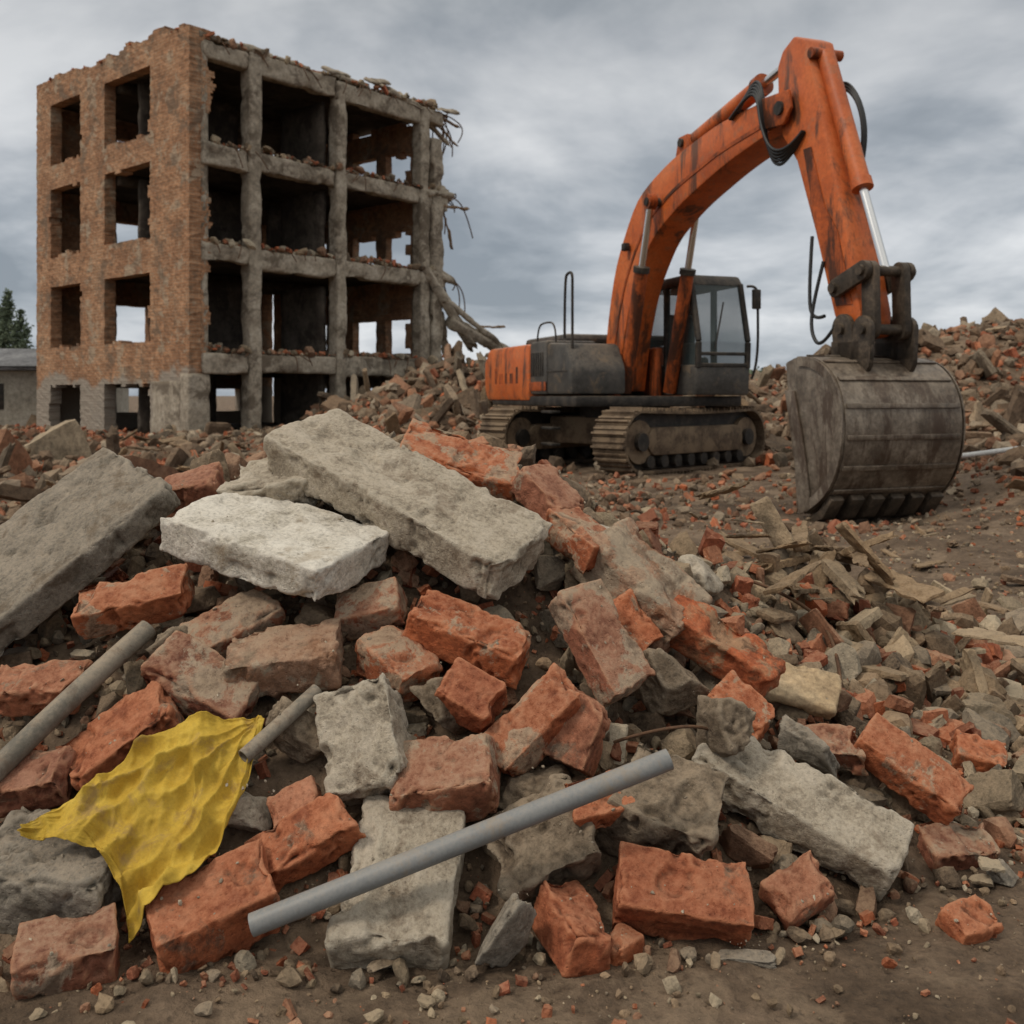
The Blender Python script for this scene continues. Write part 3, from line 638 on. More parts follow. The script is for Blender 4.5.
for z1 in (8.1,5.35,2.35,10.9):
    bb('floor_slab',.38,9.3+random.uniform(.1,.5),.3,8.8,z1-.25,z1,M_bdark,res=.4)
    x=.37
    for xe in (1.9,5.05,8.65,9.6+random.uniform(0,.5)):
        dz=random.uniform(-.04,.03);bb('edge_beam',x,xe-.003,-.06+random.uniform(-.02,.02),.29,z1-.58+random.uniform(-.05,.08),z1+dz,res=.07,rc=.15,amp=.016,gouge=.07);x=xe
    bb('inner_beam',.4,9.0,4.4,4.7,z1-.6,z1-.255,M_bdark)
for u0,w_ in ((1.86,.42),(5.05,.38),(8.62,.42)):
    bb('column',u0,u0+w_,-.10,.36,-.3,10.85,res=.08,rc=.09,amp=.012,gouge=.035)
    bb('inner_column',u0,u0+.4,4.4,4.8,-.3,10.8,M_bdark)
bb('corner_column',.37,.60,.0,.36,-.3,10.9,res=.1,rc=.06,amp=.01)
bb('corner_plinth',-.03,.64,-.03,.4,-.3,1.75,res=.12,rc=.08,amp=.015)
bb('corner_plinth_side',-.025,.30,.4,1.9,-.3,1.55,res=.12,rc=.08,amp=.015)
bb('outer_column',9.15,9.65,-.15,.45,-.3,9.9,res=.09,rc=.16,amp=.03,gouge=.10)
for (x0,x1,dz) in ((.3,2.6,.16),(2.7,4.1,.10),(4.6,6.4,.12),(6.9,8.0,.06)):
    bb('parapet_remnant',x0,x1,-.03,.33,10.92,10.95+dz,res=.08,rc=.1,amp=.04,gouge=.05)
for (x0,x1,z0,z1) in ((.6,1.7,8.1,10.5),(2.1,4.0,8.1,10.6),(2.3,4.9,5.35,7.6),(.6,1.7,5.35,7.6),(2.1,4.9,2.35,4.8),(.6,3.2,0,2.1),(5.2,6.4,5.35,7.5)):
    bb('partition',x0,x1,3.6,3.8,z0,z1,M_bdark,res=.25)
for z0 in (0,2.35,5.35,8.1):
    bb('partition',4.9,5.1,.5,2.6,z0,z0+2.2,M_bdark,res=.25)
parts=[]
for z1 in (8.1,5.35,2.35,10.92):
    n_=420 if z1<10 else 700;u=rng.uniform(.5,9.7,n_);v=np.abs(rng.normal(.1,.5,n_))-.08;s=.03+.20*rng.random(n_)**2.5
    pos=np.stack([u,v,z1+s*.4+.22*np.clip(fbm(u*1.2,u*0+z1,o=2)*2.5,0,1)*rng.random(n_)],1);m_=int(n_*.6)
    parts+=gather(T_lo,pos[:m_],s[:m_],'rock',.3)+gather(T_lob,pos[m_:],s[m_:]*.6,'brick',.3)
n_=260;v=rng.uniform(0,9.2,n_);s=.05+.12*rng.random(n_)**2;parts+=gather(T_lob,np.stack([.18+rng.normal(0,.09,n_),v,11.27+fbm(v*1.3,v*0,o=4)*.6],1),s*.6,'brick',.6)
n_=700;u=rng.normal(9.6,.9,n_);v=rng.normal(-.3,.9,n_);s=.06+.3*rng.random(n_)**2;parts+=gather(T_lo,np.stack([u,v,1.0+np.abs(rng.normal(0,.5,n_))],1),s,'rock')
n_=900;u=rng.uniform(-1.4,9,n_);v=-np.abs(rng.normal(0,.8,n_))-.1;s=.04+.16*rng.random(n_)**2.3
parts+=gather(T_lo,np.stack([u,v,s*.3+.25*np.exp(v/.5)*rng.random(n_)],1),s,'rock')
n_=500;v=rng.uniform(-1.,9,n_);u=-np.abs(rng.normal(0,.8,n_))-.1;s=.04+.10*rng.random(n_)**2.3
parts+=gather(T_lob,np.stack([u,v,s*.3-.05+.25*np.exp(u/.5)*rng.random(n_)],1),s,'brick')
merge('slab_debris',parts,M_rubfar,parent=BLD)
random.seed(5)
def hang(c,l,L,W,T,mat=None):
    block('hanging_fragment',c,l,(0,-.5,.8),L,W,T,mat or M_bconc,res=.08,parent=BLD,hero=False,r0=.02,rc=.14,amp=.04,freq=2,chipf=2.,broken=.2,gouge=.05)
hang((9.9,-.2,4.1),(.62,-.1,-.80),3.8,.45,.34)
hang((11.3,-.5,3.1),(.95,-.2,-.40),3.2,.55,.36)
hang((10.2,.3,2.8),(.35,.1,-.9),2.6,.35,.3)
hang((10.8,-.6,3.6),(.85,-.2,-.55),3.2,.2,.2)
hang((9.7,.2,8.2),(.9,.1,.1),1.6,.8,.2)
hang((9.6,.2,5.4),(.9,.0,-.2),1.8,.8,.2)
hang((8.6,.3,11.0),(1,.1,-.14),2.8,.8,.18)
hang((9.8,.5,10.4),(1,.1,-.45),1.8,.6,.12)
hang((10.1,.5,7.9),(.8,.0,.22),1.8,.14,.1,M_wood);hang((10.2,.3,10.3),(.8,.1,-.35),1.9,.14,.10,M_wood);hang((10.3,.3,7.0),(.42,.1,-.9),1.8,.12,.10,M_wood)
hang((10.2,.2,10.7),(1,.1,-.1),1.6,.14,.09,M_wood);hang((9.9,-.1,10.95),(1,.1,.12),1.3,.3,.1);hang((10.4,.0,7.7),(.9,0,.05),1.5,.12,.10,M_wood)
hang((11.9,-.3,3.6),(.95,0,.05),1.8,.12,.08,M_wood)
hang((4.2,.5,11.12),(1,.1,.05),1.6,.3,.08,M_wood);hang((6.2,.5,11.18),(1,.2,-.06),2.2,.5,.14);hang((7.4,.2,11.12),(1,.1,-.12),2.0,.3,.1,M_wood)
hang((5.3,.2,11.2),(1,.3,.15),1.4,.4,.1);hang((8.0,.1,10.95),(1,-.1,-.2),1.6,.4,.12);hang((2.9,.4,11.15),(1,.2,.1),.9,.3,.1);hang((6.8,.0,11.25),(1,.1,.2),1.1,.3,.1)
for k in range(64):
    z=random.choice([10.9,10.7,10.8,10.9,10.8,8.0,7.9,5.3,5.2,2.3]);u=random.uniform(8.9,9.8);v=random.uniform(-.1,1.5)
    d=random.uniform(.3,1.4);dr=random.uniform(-1.2,.25)
    tube('rebar',[(u,v,z),(u+d*.5,v+random.uniform(-.2,.2),z+.06),(u+d,v+random.uniform(-.3,.3),z+dr*.5),(u+d*random.uniform(.7,1.2),v,z+dr*1.2)],.022,M_rebar,BLD)
for k in range(40):
    u=random.uniform(.6,9);z=random.choice([10.92,8.1,5.35,2.35]);
    tube('rebar',[(u,-.05,z),(u+random.uniform(-.2,.2),-.2,z+.02),(u+random.uniform(-.4,.4),-.25,z-random.uniform(.1,.6))],.015,M_rebar,BLD)
# ------------------------------------------------------------ excavator
EX=empty('excavator',(1.8,16.0,0),math.atan2(-.944,.33))
def obj_bm(name,bm,mat,parent,smooth=False):
    me=bpy.data.meshes.new(name);bmesh.ops.recalc_face_normals(bm,faces=bm.faces);bm.to_mesh(me);bm.free();me.materials.append(mat)
    if smooth:
        for p in me.polygons:p.use_smooth=True
        me.set_sharp_from_angle(angle=.6)
    ob=bpy.data.objects.new(name,me);COL.objects.link(ob);ob.parent=parent;return ob
def prism(name,pts,y0,y1,mat,parent=None,bev=.02,inset=None):
    bm=bmesh.new()
    a=[bm.verts.new((x,y0,z)) for x,z in pts];b2=[bm.verts.new((x,y1,z)) for x,z in pts]
    bm.faces.new(a);bm.faces.new(b2[::-1]);n=len(pts)
    for i in range(n): bm.faces.new((a[i],b2[i],b2[(i+1)%n],a[(i+1)%n]))
    bmesh.ops.recalc_face_normals(bm,faces=bm.faces)
    if bev>0:
        ed=[e for e in bm.edges if len(e.link_faces)==2 and e.calc_face_angle(0)>.5]
        bmesh.ops.bevel(bm,geom=ed,offset=bev,segments=2,affect='EDGES',profile=.5)
    return obj_bm(name,bm,mat,parent or EX,True)
def box(name,x0,x1,y0,y1,z0,z1,mat,bev=.03,parent=None): return prism(name,[(x0,z0),(x1,z0),(x1,z1),(x0,z1)],y0,y1,mat,parent,bev)
def cyl(name,p1,p2,r,mat,parent=None,seg=24,r2=None):
    p1=Vector(p1);p2=Vector(p2);bm=bmesh.new();L=(p2-p1).length
    bmesh.ops.create_cone(bm,cap_ends=True,segments=seg,radius1=r,radius2=r if r2 is None else r2,depth=L)
    M=Matrix.Translation((p1+p2)/2)@(p2-p1).to_track_quat('Z','Y').to_matrix().to_4x4();bmesh.ops.transform(bm,matrix=M,verts=bm.verts)
    return obj_bm(name,bm,mat,parent or EX,True)
def ribbon(cl,hw,n=40):
    cl=np.array(cl,float);d=np.r_[0,np.cumsum(np.linalg.norm(np.diff(cl,axis=0),axis=1))]
    u=np.linspace(0,d[-1],n);P=np.stack([np.interp(u,d,cl[:,k]) for k in (0,1)],1);w=np.interp(u,d,hw)
    for _ in range(4):
        P[1:-1]=(P[:-2]+2*P[1:-1]+P[2:])/4
    T=np.gradient(P,axis=0);T/=np.linalg.norm(T,axis=1)[:,None];N=np.stack([-T[:,1],T[:,0]],1)
    return [tuple(p) for p in P+N*w[:,None]]+[tuple(p) for p in (P-N*w[:,None])[::-1]]
box('deck',-2.6,1.25,-1.38,1.38,.98,1.14,M_black)
prism('counterweight',[(-2.95,1.25),(-2.8,1.05),(-.60,1.05),(-.60,1.98),(-2.7,1.98),(-2.95,1.75)],-1.42,1.42,M_orange,bev=.08)
box('side_panel',-.595,.15,-1.40,-.55,1.16,2.0,M_dgrey,.05)
prism('tank_box',[(.155,1.16),(1.15,1.16),(1.15,1.55),(.9,1.92),(.155,1.96)],-1.40,-.52,M_dgrey,bev=.06)
box('engine_hood',-2.2,-.3,-.9,1.1,1.985,2.14,M_dgrey,.07)
box('engine_block',-.595,.1,-.54,.45,1.15,1.95,M_black,.04)
cyl('exhaust',(-1.5,.6,2.1),(-1.5,.6,2.6),.06,M_black)
for k in range(6): box('vent_slat',-.52+k*.1,-.47+k*.1,-1.412,-1.40,1.45,1.82,M_black,.003)
for x,w_,z0,z1 in ((-2.3,.10,1.35,1.62),(-2.05,.16,1.35,1.52),(-1.75,.10,1.35,1.52),(-1.5,.16,1.35,1.52),(-1.2,.10,1.35,1.62)):
    box('faded_lettering',x,x+w_,-1.424,-1.419,z0,z1,M_orangeD,0)
box('panel_seam',.16,1.0,-1.408,-1.40,1.50,1.515,M_black,.001);box('side_stripe',-.59,.14,-1.41,-1.40,1.22,1.36,M_orangeD,.002)
for k in range(3): box('step',.3,.75,-1.55,-1.40,.40+.24*k,.44+.24*k,M_black,.01)
tube('handrail',[(.95,-1.3,1.85),(.95,-1.3,2.75),(.95,-1.3,2.95),(.8,-1.3,2.97),(.65,-1.3,2.9),(.65,-1.3,2.0)],.022,M_black,EX)
tube('handrail',[(-.5,-1.3,1.95),(-.5,-1.3,2.25),(-.1,-1.3,2.3),(.3,-1.3,2.25),(.3,-1.3,1.95)],.015,M_black,EX)
cyl('slew_ring',(0,0,.8),(0,0,1.0),.72,M_black,seg=40)
cx0,cx1,cy0,cy1,cz0,cz1=-.35,1.42,.48,1.40,1.15,2.95
prism('cab_lower',[(cx0,cz0),(cx1,cz0),(cx1+.03,cz0+.45),(cx0,cz0+.5)],cy0,cy1,M_dgrey,bev=.04)
prism('cab_roof',[(cx0-.03,cz1-.14),(cx1-.16,cz1-.14),(cx1-.3,cz1+.03),(cx0,cz1+.03)],cy0-.02,cy1+.02,M_black,bev=.05)
def bar(name,p1,p2,w=.05,mat=M_black):
    p1=Vector(p1);p2=Vector(p2);L=(p2-p1).length;bm=bmesh.new();bmesh.ops.create_cube(bm,size=1)
    bmesh.ops.scale(bm,vec=(w,w,L),verts=bm.verts);bmesh.ops.bevel(bm,geom=bm.edges[:],offset=w*.2,segments=1,affect='EDGES')
    M=Matrix.Translation((p1+p2)/2)@(p2-p1).to_track_quat('Z','Y').to_matrix().to_4x4();bmesh.ops.transform(bm,matrix=M,verts=bm.verts)
    return obj_bm(name,bm,mat,EX)
for y in (cy0+.04,cy1-.04):
    bar('cab_pillar',(cx1,y,cz0+.4),(cx1+.02,y,cz0+.8),.08);bar('cab_pillar',(cx1+.02,y,cz0+.8),(cx1-.2,y,cz1-.1),.08)
    bar('cab_pillar',(cx0+.04,y,cz0+.4),(cx0+.04,y,cz1-.1),.12);bar('cab_pillar',(.45,y,cz0+.4),(.45,y,cz1-.1),.09)
bar('windshield_bar',(cx1+.01,cy0+.05,cz0+.62),(cx1+.01,cy1-.05,cz0+.62),.05)
bar('windshield_sill',(cx1+.01,cy0+.05,cz0+.45),(cx1+.01,cy1-.05,cz0+.45),.06)
bar('wiper',(cx1+.05,cy0+.3,cz0+.7),(cx1-.05,cy0+.5,cz0+1.4),.02)
def quad(name,ps,mat):
    bm=bmesh.new();bm.faces.new([bm.verts.new(p) for p in ps]);return obj_bm(name,bm,mat,EX)
quad('windshield',[(cx1,cy0+.06,cz0+.45),(cx1,cy1-.06,cz0+.45),(cx1+.02,cy1-.06,cz0+.8),(cx1+.02,cy0+.06,cz0+.8)],M_glass)
quad('windshield',[(cx1+.02,cy0+.06,cz0+.8),(cx1+.02,cy1-.06,cz0+.8),(cx1-.19,cy1-.06,cz1-.12),(cx1-.19,cy0+.06,cz1-.12)],M_glass)
for y in (cy0+.04,cy1-.04): quad('side_window',[(cx0+.05,y,cz0+.45),(cx1,y,cz0+.45),(cx1+.02,y,cz0+.8),(cx1-.19,y,cz1-.12),(cx0+.05,y,cz1-.12)],M_glass)
quad('rear_window',[(cx0+.03,cy0+.06,cz0+.7),(cx0+.03,cy1-.06,cz0+.7),(cx0+.03,cy1-.06,cz1-.12),(cx0+.03,cy0+.06,cz1-.12)],M_glass)
box('seat_base',.1,.6,.7,1.2,1.5,1.75,M_black,.05);box('seat_back',.0,.18,.7,1.2,1.7,2.45,M_black,.06);box('console',.7,1.0,.6,.75,1.5,1.95,M_black,.04)
tube('mirror_arm',[(1.35,1.4,2.8),(1.45,1.50,2.82),(1.45,1.53,2.6),(1.45,1.53,1.6),(1.4,1.45,1.4)],.02,M_black,EX)
box('mirror',1.44,1.50,1.42,1.56,2.45,2.75,M_black,.02)
bp_=ribbon([(0.0,1.25),(.14,2.1),(.48,3.0),(1.15,3.78),(2.1,4.12),(3.3,4.36),(4.72,4.47)],[.26,.32,.37,.41,.36,.29,.18])
prism('boom',bp_,-.24,.24,M_orange,bev=.025)
for sgn in (-1,1):
    prism('boom_side_flange',ribbon([(0.1,1.6),(.22,2.2),(.56,2.95),(1.22,3.70),(2.1,4.03),(3.3,4.27),(4.3,4.36)],[.025]*7),sgn*.244-.008,sgn*.244+.008,M_orangeD,bev=.0)
box('boom_foot_bracket',-.35,.5,-.42,-.30,1.1,1.9,M_orangeD,.04);box('boom_foot_bracket',-.35,.5,.30,.42,1.1,1.9,M_orangeD,.04)
cyl('boom_foot_pin',(.0,-.48,1.35),(.0,.48,1.35),.09,M_black)
for y in (-.38,.38):
    a=Vector((.80,y,1.2));b3=Vector((1.65,y,3.92));m_=a+(b3-a)*.64
    cyl('boom_cylinder',a,m_,.10,M_orangeD);cyl('boom_cylinder_gland',m_,m_+(b3-a)*.03,.12,M_black);cyl('boom_cylinder_rod',m_,b3,.05,M_chrome)
    cyl('boom_cylinder_boss',(1.65,y-.06,3.92),(1.65,y+.06,3.92),.11,M_orangeD)
cyl('boom_cylinder_pin',(1.65,-.46,3.92),(1.65,.46,3.92),.06,M_black)
a=Vector((2.15,0,4.66));b3=Vector((4.62,0,5.1));m_=a+(b3-a)*.70
cyl('stick_cylinder',a,m_,.115,M_orange);cyl('stick_cylinder_gland',m_-(b3-a)*.03,m_+(b3-a)*.02,.14,M_orangeD);cyl('stick_cylinder_rod',m_,b3,.055,M_chrome)
prism('stick_cylinder_bracket',[(1.9,4.3),(2.4,4.4),(2.3,4.76),(2.05,4.76)],-.16,.16,M_orangeD)
cyl('stick_cylinder_pin',(2.16,-.20,4.66),(2.16,.20,4.66),.06,M_black)
st=[(4.50,4.98),(4.60,5.14),(4.82,5.24),(5.02,5.14),(5.14,4.8),(5.36,4.1),(5.72,3.0),(5.98,2.0),(5.95,1.76),(5.72,1.74),(5.55,2.0),(5.22,2.95),(4.88,3.8),(4.60,4.15),(4.52,4.5)]
prism('stick',st,-.20,.20,M_orange,bev=.03)
for sg in (-1,1):
    y=sg*.206;prism('stick_grime_plate',[(5.02,3.9),(5.16,3.9),(5.40,3.2),(5.62,2.9),(5.86,2.1),(5.6,2.1),(5.25,3.0)],y-.004,y+.004,M_orangeD,bev=0)
for y in(-.27,.27): prism('boom_end_plate',[(4.3,4.28),(4.75,4.24),(4.9,4.4),(4.85,4.62),(4.3,4.66)],y-.025,y+.025,M_orangeD)
cyl('elbow_pin',(4.70,-.33,4.44),(4.70,.33,4.44),.08,M_black)
a=Vector((5.14,0,4.95));b3=Vector((6.12,0,2.42));m_=a+(b3-a)*.62
cyl('bucket_cylinder',a,m_,.10,M_orange);cyl('bucket_cylinder_gland',m_-(b3-a)*.02,m_+(b3-a)*.02,.115,M_orange);cyl('bucket_cylinder_rod',m_,b3,.05,M_chrome)
cyl('bucket_cylinder_pin',(5.14,-.2,4.95),(5.14,.2,4.95),.06,M_orangeD)
def plate(name,p1,p2,r,y,th=.05,mat=M_black):
    p1=np.array(p1);p2=np.array(p2);d=(p2-p1)/np.linalg.norm(p2-p1);n_=np.array([-d[1],d[0]]);pts=[]
    for k in range(9):
        t_=math.pi/2+math.pi*k/8;pts.append(tuple(p1+r*(math.cos(t_)*d+math.sin(t_)*n_)))
    for k in range(9):
        t_=-math.pi/2+math.pi*k/8;pts.append(tuple(p2+r*(math.cos(t_)*d+math.sin(t_)*n_)))
    prism(name,pts,y-th/2,y+th/2,mat,bev=.008)
for y in (-.27,.27):
    plate('rocker_link',(5.68,2.28),(6.12,2.42),.10,y,.06,M_link);plate('bucket_link',(6.12,2.42),(6.14,1.82),.10,y*.7,.08,M_link)
    plate('bucket_ear',(5.80,1.84),(5.85,1.5),.16,y,.06,M_link);plate('bucket_ear',(6.12,1.82),(6.1,1.5),.14,y,.06,M_link)
    box('coupler_side',5.62,6.25,y-.03,y+.03,1.5,1.72,M_link,.02)
for p in ((5.68,2.28),(6.12,2.42),(6.14,1.82),(5.80,1.84)): cyl('link_pin',(p[0],-.34,p[1]),(p[0],.34,p[1]),.055,M_link)
# bucket
BP=[(5.44,1.50),(5.64,1.56),(5.92,1.54),(6.18,1.42),(6.36,1.18),(6.42,.88),(6.38,.56),(6.26,.28),(6.08,.10),(5.88,-.02),(5.74,-.08)]
bpd=np.array(BP)
for _ in range(2):
    q=[bpd[0]]
    for a,b3 in zip(bpd[:-1],bpd[1:]): q+=[a*.75+b3*.25,a*.25+b3*.75]
    q.append(bpd[-1]);bpd=np.array(q)
T=np.gradient(bpd,axis=0);T/=np.linalg.norm(T,axis=1)[:,None];Nn=np.stack([T[:,1],-T[:,0]],1)
inn=bpd+Nn*.04
prism('bucket_shell',[tuple(p) for p in bpd]+[tuple(p) for p in inn[::-1]],-.71,.71,M_steel,bev=0)
side=[tuple(p) for p in (bpd-Nn*-.012)]+[(5.72,.08),(5.66,.4),(5.58,.8),(5.48,1.2)]
for y in (-.73,.70): prism('bucket_side_plate',side,y,y+.03,M_steel,bev=.006)
for y in (-.76,.735):
    prism('bucket_side_cutter',[(5.74,-.08),(5.90,.0),(5.84,.4),(5.74,.8),(5.62,1.2),(5.46,1.2),(5.56,.8),(5.64,.4),(5.68,.04)],y,y+.025,M_steel,bev=.006)
    prism('bucket_side_rib',[tuple(p) for p in bpd[6:40]]+[tuple(p) for p in (bpd[6:40]+Nn[6:40]*.10)[::-1]],y+.004,y+.02,M_steel,bev=0)
for k0 in (7,11,15,19,23,27,31):
    a=bpd[k0];d=T[k0];n_=-Nn[k0]
    prism('wear_strip',[tuple(a),tuple(a+d*.05),tuple(a+d*.05+n_*.018),tuple(a+n_*.018)],-.69,.69,M_steel,bev=.004)
for k in range(6):
    y=-.62+k*.248
    prism('tooth_adapter',[(6.12,.16),(5.96,-.02),(5.74,-.12),(5.78,-.18),(6.02,-.10),(6.18,.10)],y-.08,y+.08,M_link,bev=.012)
    prism('tooth',[(5.90,-.06),(5.92,-.15),(5.80,-.27),(5.76,-.26),(5.76,-.10)],y-.06,y+.06,M_steel,bev=.012)
for k in range(5):
    y=-.28+.02*k;o=.05*k
    tube('hydraulic_hose',[(3.6,y,4.60),(4.0,y-.02,4.78+o),(4.3,y-.06,4.72+o*.6),(4.4,y-.08,4.3-o),(4.6,y-.06,3.95-o),(4.9,y-.01,3.95),(5.05,y+.04,4.1)],.02,M_rub,EX)
for k in range(3):
    y=.22+.02*k
    tube('hydraulic_hose',[(4.9,.2,4.6),(5.1,y,4.65+.05*k),(5.4,y+.02,4.4),(5.5,y+.02,3.9),(5.40,y,3.6)],.018,M_rub,EX)
for k in range(4):
    tube('hydraulic_hose',[(.1,-.2+.1*k,2.4),(.5,-.1+.1*k,3.4),(1.2,-.12+.1*k,4.22),(2.2,-.1+.1*k,4.55),(3.6,-.1+.1*k,4.72)],.022,M_rub,EX)
tube('hydraulic_hose',[(5.4,-.22,2.6),(5.30,-.30,2.1),(5.35,-.34,1.8),(5.5,-.32,1.65),(5.7,-.28,1.9)],.02,M_rub,EX)
tube('hydraulic_hose',[(5.2,-.22,2.9),(5.22,-.28,2.3),(5.3,-.30,1.95),(5.5,-.28,2.0)],.02,M_rub,EX)
box('work_light',.62,.74,-.36,-.26,3.35,3.47,M_black,.02)
UC=bpy.data.objects.new('undercarriage',None);COL.objects.link(UC);UC.parent=EX;UC.rotation_euler=(0,0,math.radians(45)-math.atan2(-.944,.33));UC.location=(0,0,.0)
def track(yc):
    Ls=2.75;R=.43;W=.58;per=2*Ls+2*math.pi*R;NS=48;bm=bmesh.new()
    for k in range(NS):
        s=per*k/NS
        if s<Ls: p=(-Ls/2+s,R);a=0
        elif s<Ls+math.pi*R: t_=(s-Ls)/R;p=(Ls/2+R*math.sin(t_),R*math.cos(t_));a=-t_
        elif s<2*Ls+math.pi*R: p=(Ls/2-(s-Ls-math.pi*R),-R);a=-math.pi
        else: t_=(s-2*Ls-math.pi*R)/R;p=(-Ls/2-R*math.sin(t_),-R*math.cos(t_));a=-math.pi-t_
        sag=-.03*math.sin(math.pi*max(0,min(1,s/Ls))) if s<Ls else 0
        M=Matrix.Translation((p[0],yc,p[1]+sag+R+.06))@Matrix.Rotation(-a,4,'Y')
        for (sx,sy,sz,ox,oz) in ((.165,W,.035,0,0),(.03,W,.05,-.05,.04),(.025,W,.03,.03,.03)):
            r=bmesh.ops.create_cube(bm,size=1);vs=r['verts'];bmesh.ops.scale(bm,vec=(sx,sy,sz),verts=vs);bmesh.ops.translate(bm,vec=(ox,0,oz),verts=vs);bmesh.ops.transform(bm,matrix=M,verts=vs)
    obj_bm('track_shoes',bm,M_track,UC)
    z0=R+.06
    def stad(r,Lh,n=12):
        return [(Lh+r*math.cos(t),z0+r*math.sin(t)) for t in np.linspace(-math.pi/2,math.pi/2,n)]+[(-Lh+r*math.cos(t),z0+r*math.sin(t)) for t in np.linspace(math.pi/2,3*math.pi/2,n)]
    prism('chain',stad(R-.03,Ls/2),yc-.12,yc+.12,M_black,UC,bev=0)
    prism('track_frame',stad(.2,Ls/2-.35),yc-.24,yc+.24,M_track,UC,bev=.02)
    for x in (-Ls/2,Ls/2):
        cyl('idler',(x,yc-.2,z0),(x,yc+.2,z0),.31,M_track,UC,30);cyl('idler_hub',(x,yc-.27,z0),(x,yc+.27,z0),.13,M_black,UC)
    for k in range(8):
        x=-1.15+k*.33;cyl('roller',(x,yc-.23,.2),(x,yc+.23,.2),.09,M_black,UC,16)
track(-1.17);track(1.17)
box('axle_beam',-.7,.7,-1.0,1.0,.38,.82,M_track,.05,UC)
# ------------------------------------------------------------ shed and trees
SH=empty('low_shed',(-22.5,38,-.3),.15)
def shbox(name,x0,x1,y0,y1,z0,z1,mat): return box(name,x0,x1,y0,y1,z0,z1,mat,.02,SH)
shbox('walls',-4,6.5,0,5,-.5,2.4,M_shed)
prism('roof',[(-4.4,2.41),(6.9,2.41),(6.9,2.55),(-4.4,2.55)],-.5,5.5,M_roof,SH,.02)
for k in range(4): shbox('window',-3+k*2.4,-1.8+k*2.4,-.03,.02,.9,1.9,M_black)
o=prism('gable_roof',[(-.6,0),(5.6,0),(2.5,.8)],-4.4,6.9,M_roof,SH,.02);o.rotation_euler=(0,0,-math.pi/2);o.location=(0,5.0,2.56)
def poplar(name,loc,hgt,rad,nb=150,seed=1):
    r=np.random.default_rng(seed);E=empty(name,loc)
    cyl('trunk',(0,0,-.3),(0,0,hgt*.93),hgt*.016,M_bark,E,10,r2=.02)
    V=[];Fq=[]
    for b_i in range(nb):
        f=r.random();z0=hgt*(.08+.85*f);prof=(.35+.65*math.sin(math.pi*min(1,(f*.9+.12))))*(1-f**4)
        L=rad*prof*r.uniform(.5,1.2)+.08;a=r.uniform(0,6.28);rise=r.uniform(.8,1.8)
        for q in range(int(9+L*20)):
            t_=r.random()**.6;x=L*t_
            c=np.array([math.cos(a)*x+r.normal(0,.09),math.sin(a)*x+r.normal(0,.09),min(hgt,z0+x*rise+r.normal(0,.08))]);s=r.uniform(.05,.12)
            d1=r.normal(size=3);d1/=np.linalg.norm(d1);d2=np.cross(d1,r.normal(size=3));d2/=np.linalg.norm(d2)+1e-6
            k=len(V);V+=[c-d1*s*1.3,c+d2*s*.7,c+d1*s*1.3,c-d2*s*.7];Fq.append([k,k+1,k+2,k+3])
    mesh_np('leaves',np.array(V),np.array(Fq),M_leaf,E)
poplar('poplar_tree',(-35.3,70,0),8.9,.95,190,1)
poplar('poplar_tree',(-33.9,69,0),7.4,.85,160,2)
poplar('poplar_tree',(-37.0,72,0),8.1,1.0,170,3)
r=np.random.default_rng(9);V=[];Fq=[]
for cx,cy,cz,sr in [(16.6+r.normal(0,.9),66+r.normal(0,1),r.uniform(.8,2.2),r.uniform(.5,.9)) for _ in range(9)]+[(14+r.normal(0,3),70,r.uniform(.6,1.2),1.) for _ in range(8)]:
    for q in range(220):
        d=r.normal(size=3);d/=np.linalg.norm(d);c=np.array([cx,cy,cz])+d*sr*r.random()**.4;s=r.uniform(.08,.18)
        d1=r.normal(size=3);d1/=np.linalg.norm(d1);d2=np.cross(d1,r.normal(size=3));d2/=np.linalg.norm(d2)
        k=len(V);V+=[c-d1*s,c+d2*s,c+d1*s,c-d2*s];Fq.append([k,k+1,k+2,k+3])
mesh_np('distant_shrubs',np.array(V),np.array(Fq),M_leaf)
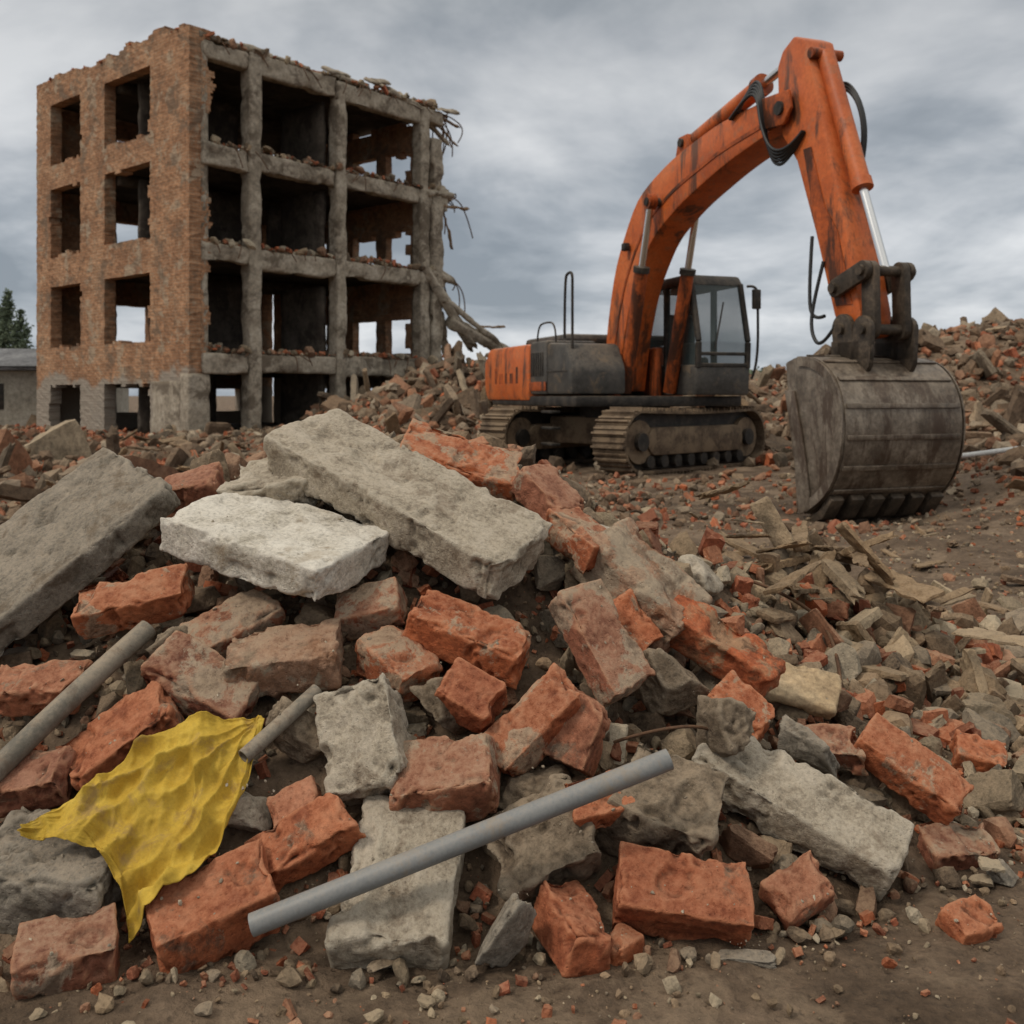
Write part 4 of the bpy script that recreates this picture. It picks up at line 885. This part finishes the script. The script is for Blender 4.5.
# ------------------------------------------------------------ sky + sun
W=bpy.data.worlds.new('World');S.world=W;W.use_nodes=True;nt=W.node_tree
for n_ in list(nt.nodes): nt.nodes.remove(n_)
out=nt.nodes.new('ShaderNodeOutputWorld');tc=nt.nodes.new('ShaderNodeTexCoord')
sky=nt.nodes.new('ShaderNodeTexSky');sky.sky_type='NISHITA';sky.sun_disc=False
bg1=nt.nodes.new('ShaderNodeBackground');bg1.inputs[1].default_value=.08;nt.links.new(sky.outputs[0],bg1.inputs[0])
sep=nt.nodes.new('ShaderNodeSeparateXYZ');nt.links.new(tc.outputs['Generated'],sep.inputs[0])
zz=math_(nt,'ADD',math_(nt,'MAXIMUM',sep.outputs[2],0.),.26)
cb=nt.nodes.new('ShaderNodeCombineXYZ');nt.links.new(math_(nt,'DIVIDE',sep.outputs[0],zz),cb.inputs[0]);nt.links.new(math_(nt,'DIVIDE',sep.outputs[1],zz),cb.inputs[1]);cb.inputs[2].default_value=3.7
n1=noise(nt,cb.outputs[0],.95,6,.52,.5)
n2=noise(nt,cb.outputs[0],2.8,6,.55,.3)
nn=math_(nt,'ADD',math_(nt,'MULTIPLY',n1,.72),math_(nt,'MULTIPLY',n2,.28))
cc=ramp_out(nt,nn,[(.39,(.255,.29,.33)),(.46,(.37,.405,.445)),(.53,(.56,.585,.615)),(.61,(.76,.775,.79))])
gr=ramp_out(nt,sep.outputs[2],[(0.,1.15),(.15,1.08),(.34,.85),(.5,(1.2,1.15,1.05)),(1.,(1.95,1.82,1.62))])
cl=mixc(nt,1.,cc,gr,'MULTIPLY')
bg2=nt.nodes.new('ShaderNodeBackground');nt.links.new(cl,bg2.inputs[0]);bg2.inputs[1].default_value=1.0
mx=nt.nodes.new('ShaderNodeMixShader');mx.inputs[0].default_value=.94
nt.links.new(bg1.outputs[0],mx.inputs[1]);nt.links.new(bg2.outputs[0],mx.inputs[2]);nt.links.new(mx.outputs[0],out.inputs[0])
sl=bpy.data.lights.new('sun','SUN');sl.energy=1.5;sl.angle=math.radians(10);sl.color=(1,.91,.79)
so=bpy.data.objects.new('sun',sl);COL.objects.link(so)
dirv=Vector((-.66,-.42,.92)).normalized()
so.rotation_euler=dirv.to_track_quat('Z','Y').to_euler();so.location=(-5,-4,12)
sky.sun_elevation=math.asin(dirv.z);sky.sun_rotation=math.atan2(dirv.x,dirv.y)
# ------------------------------------------------------------ camera
cam=bpy.data.cameras.new('camera');co=bpy.data.objects.new('camera',cam);COL.objects.link(co)
co.location=(0,0,1.15);co.rotation_euler=(math.pi/2,0,0);cam.lens=35.156;cam.sensor_width=36;cam.shift_y=-.114
cam.clip_start=.05;cam.clip_end=5000
cam.dof.use_dof=True;cam.dof.focus_distance=2.6;cam.dof.aperture_fstop=6.5
S.camera=co
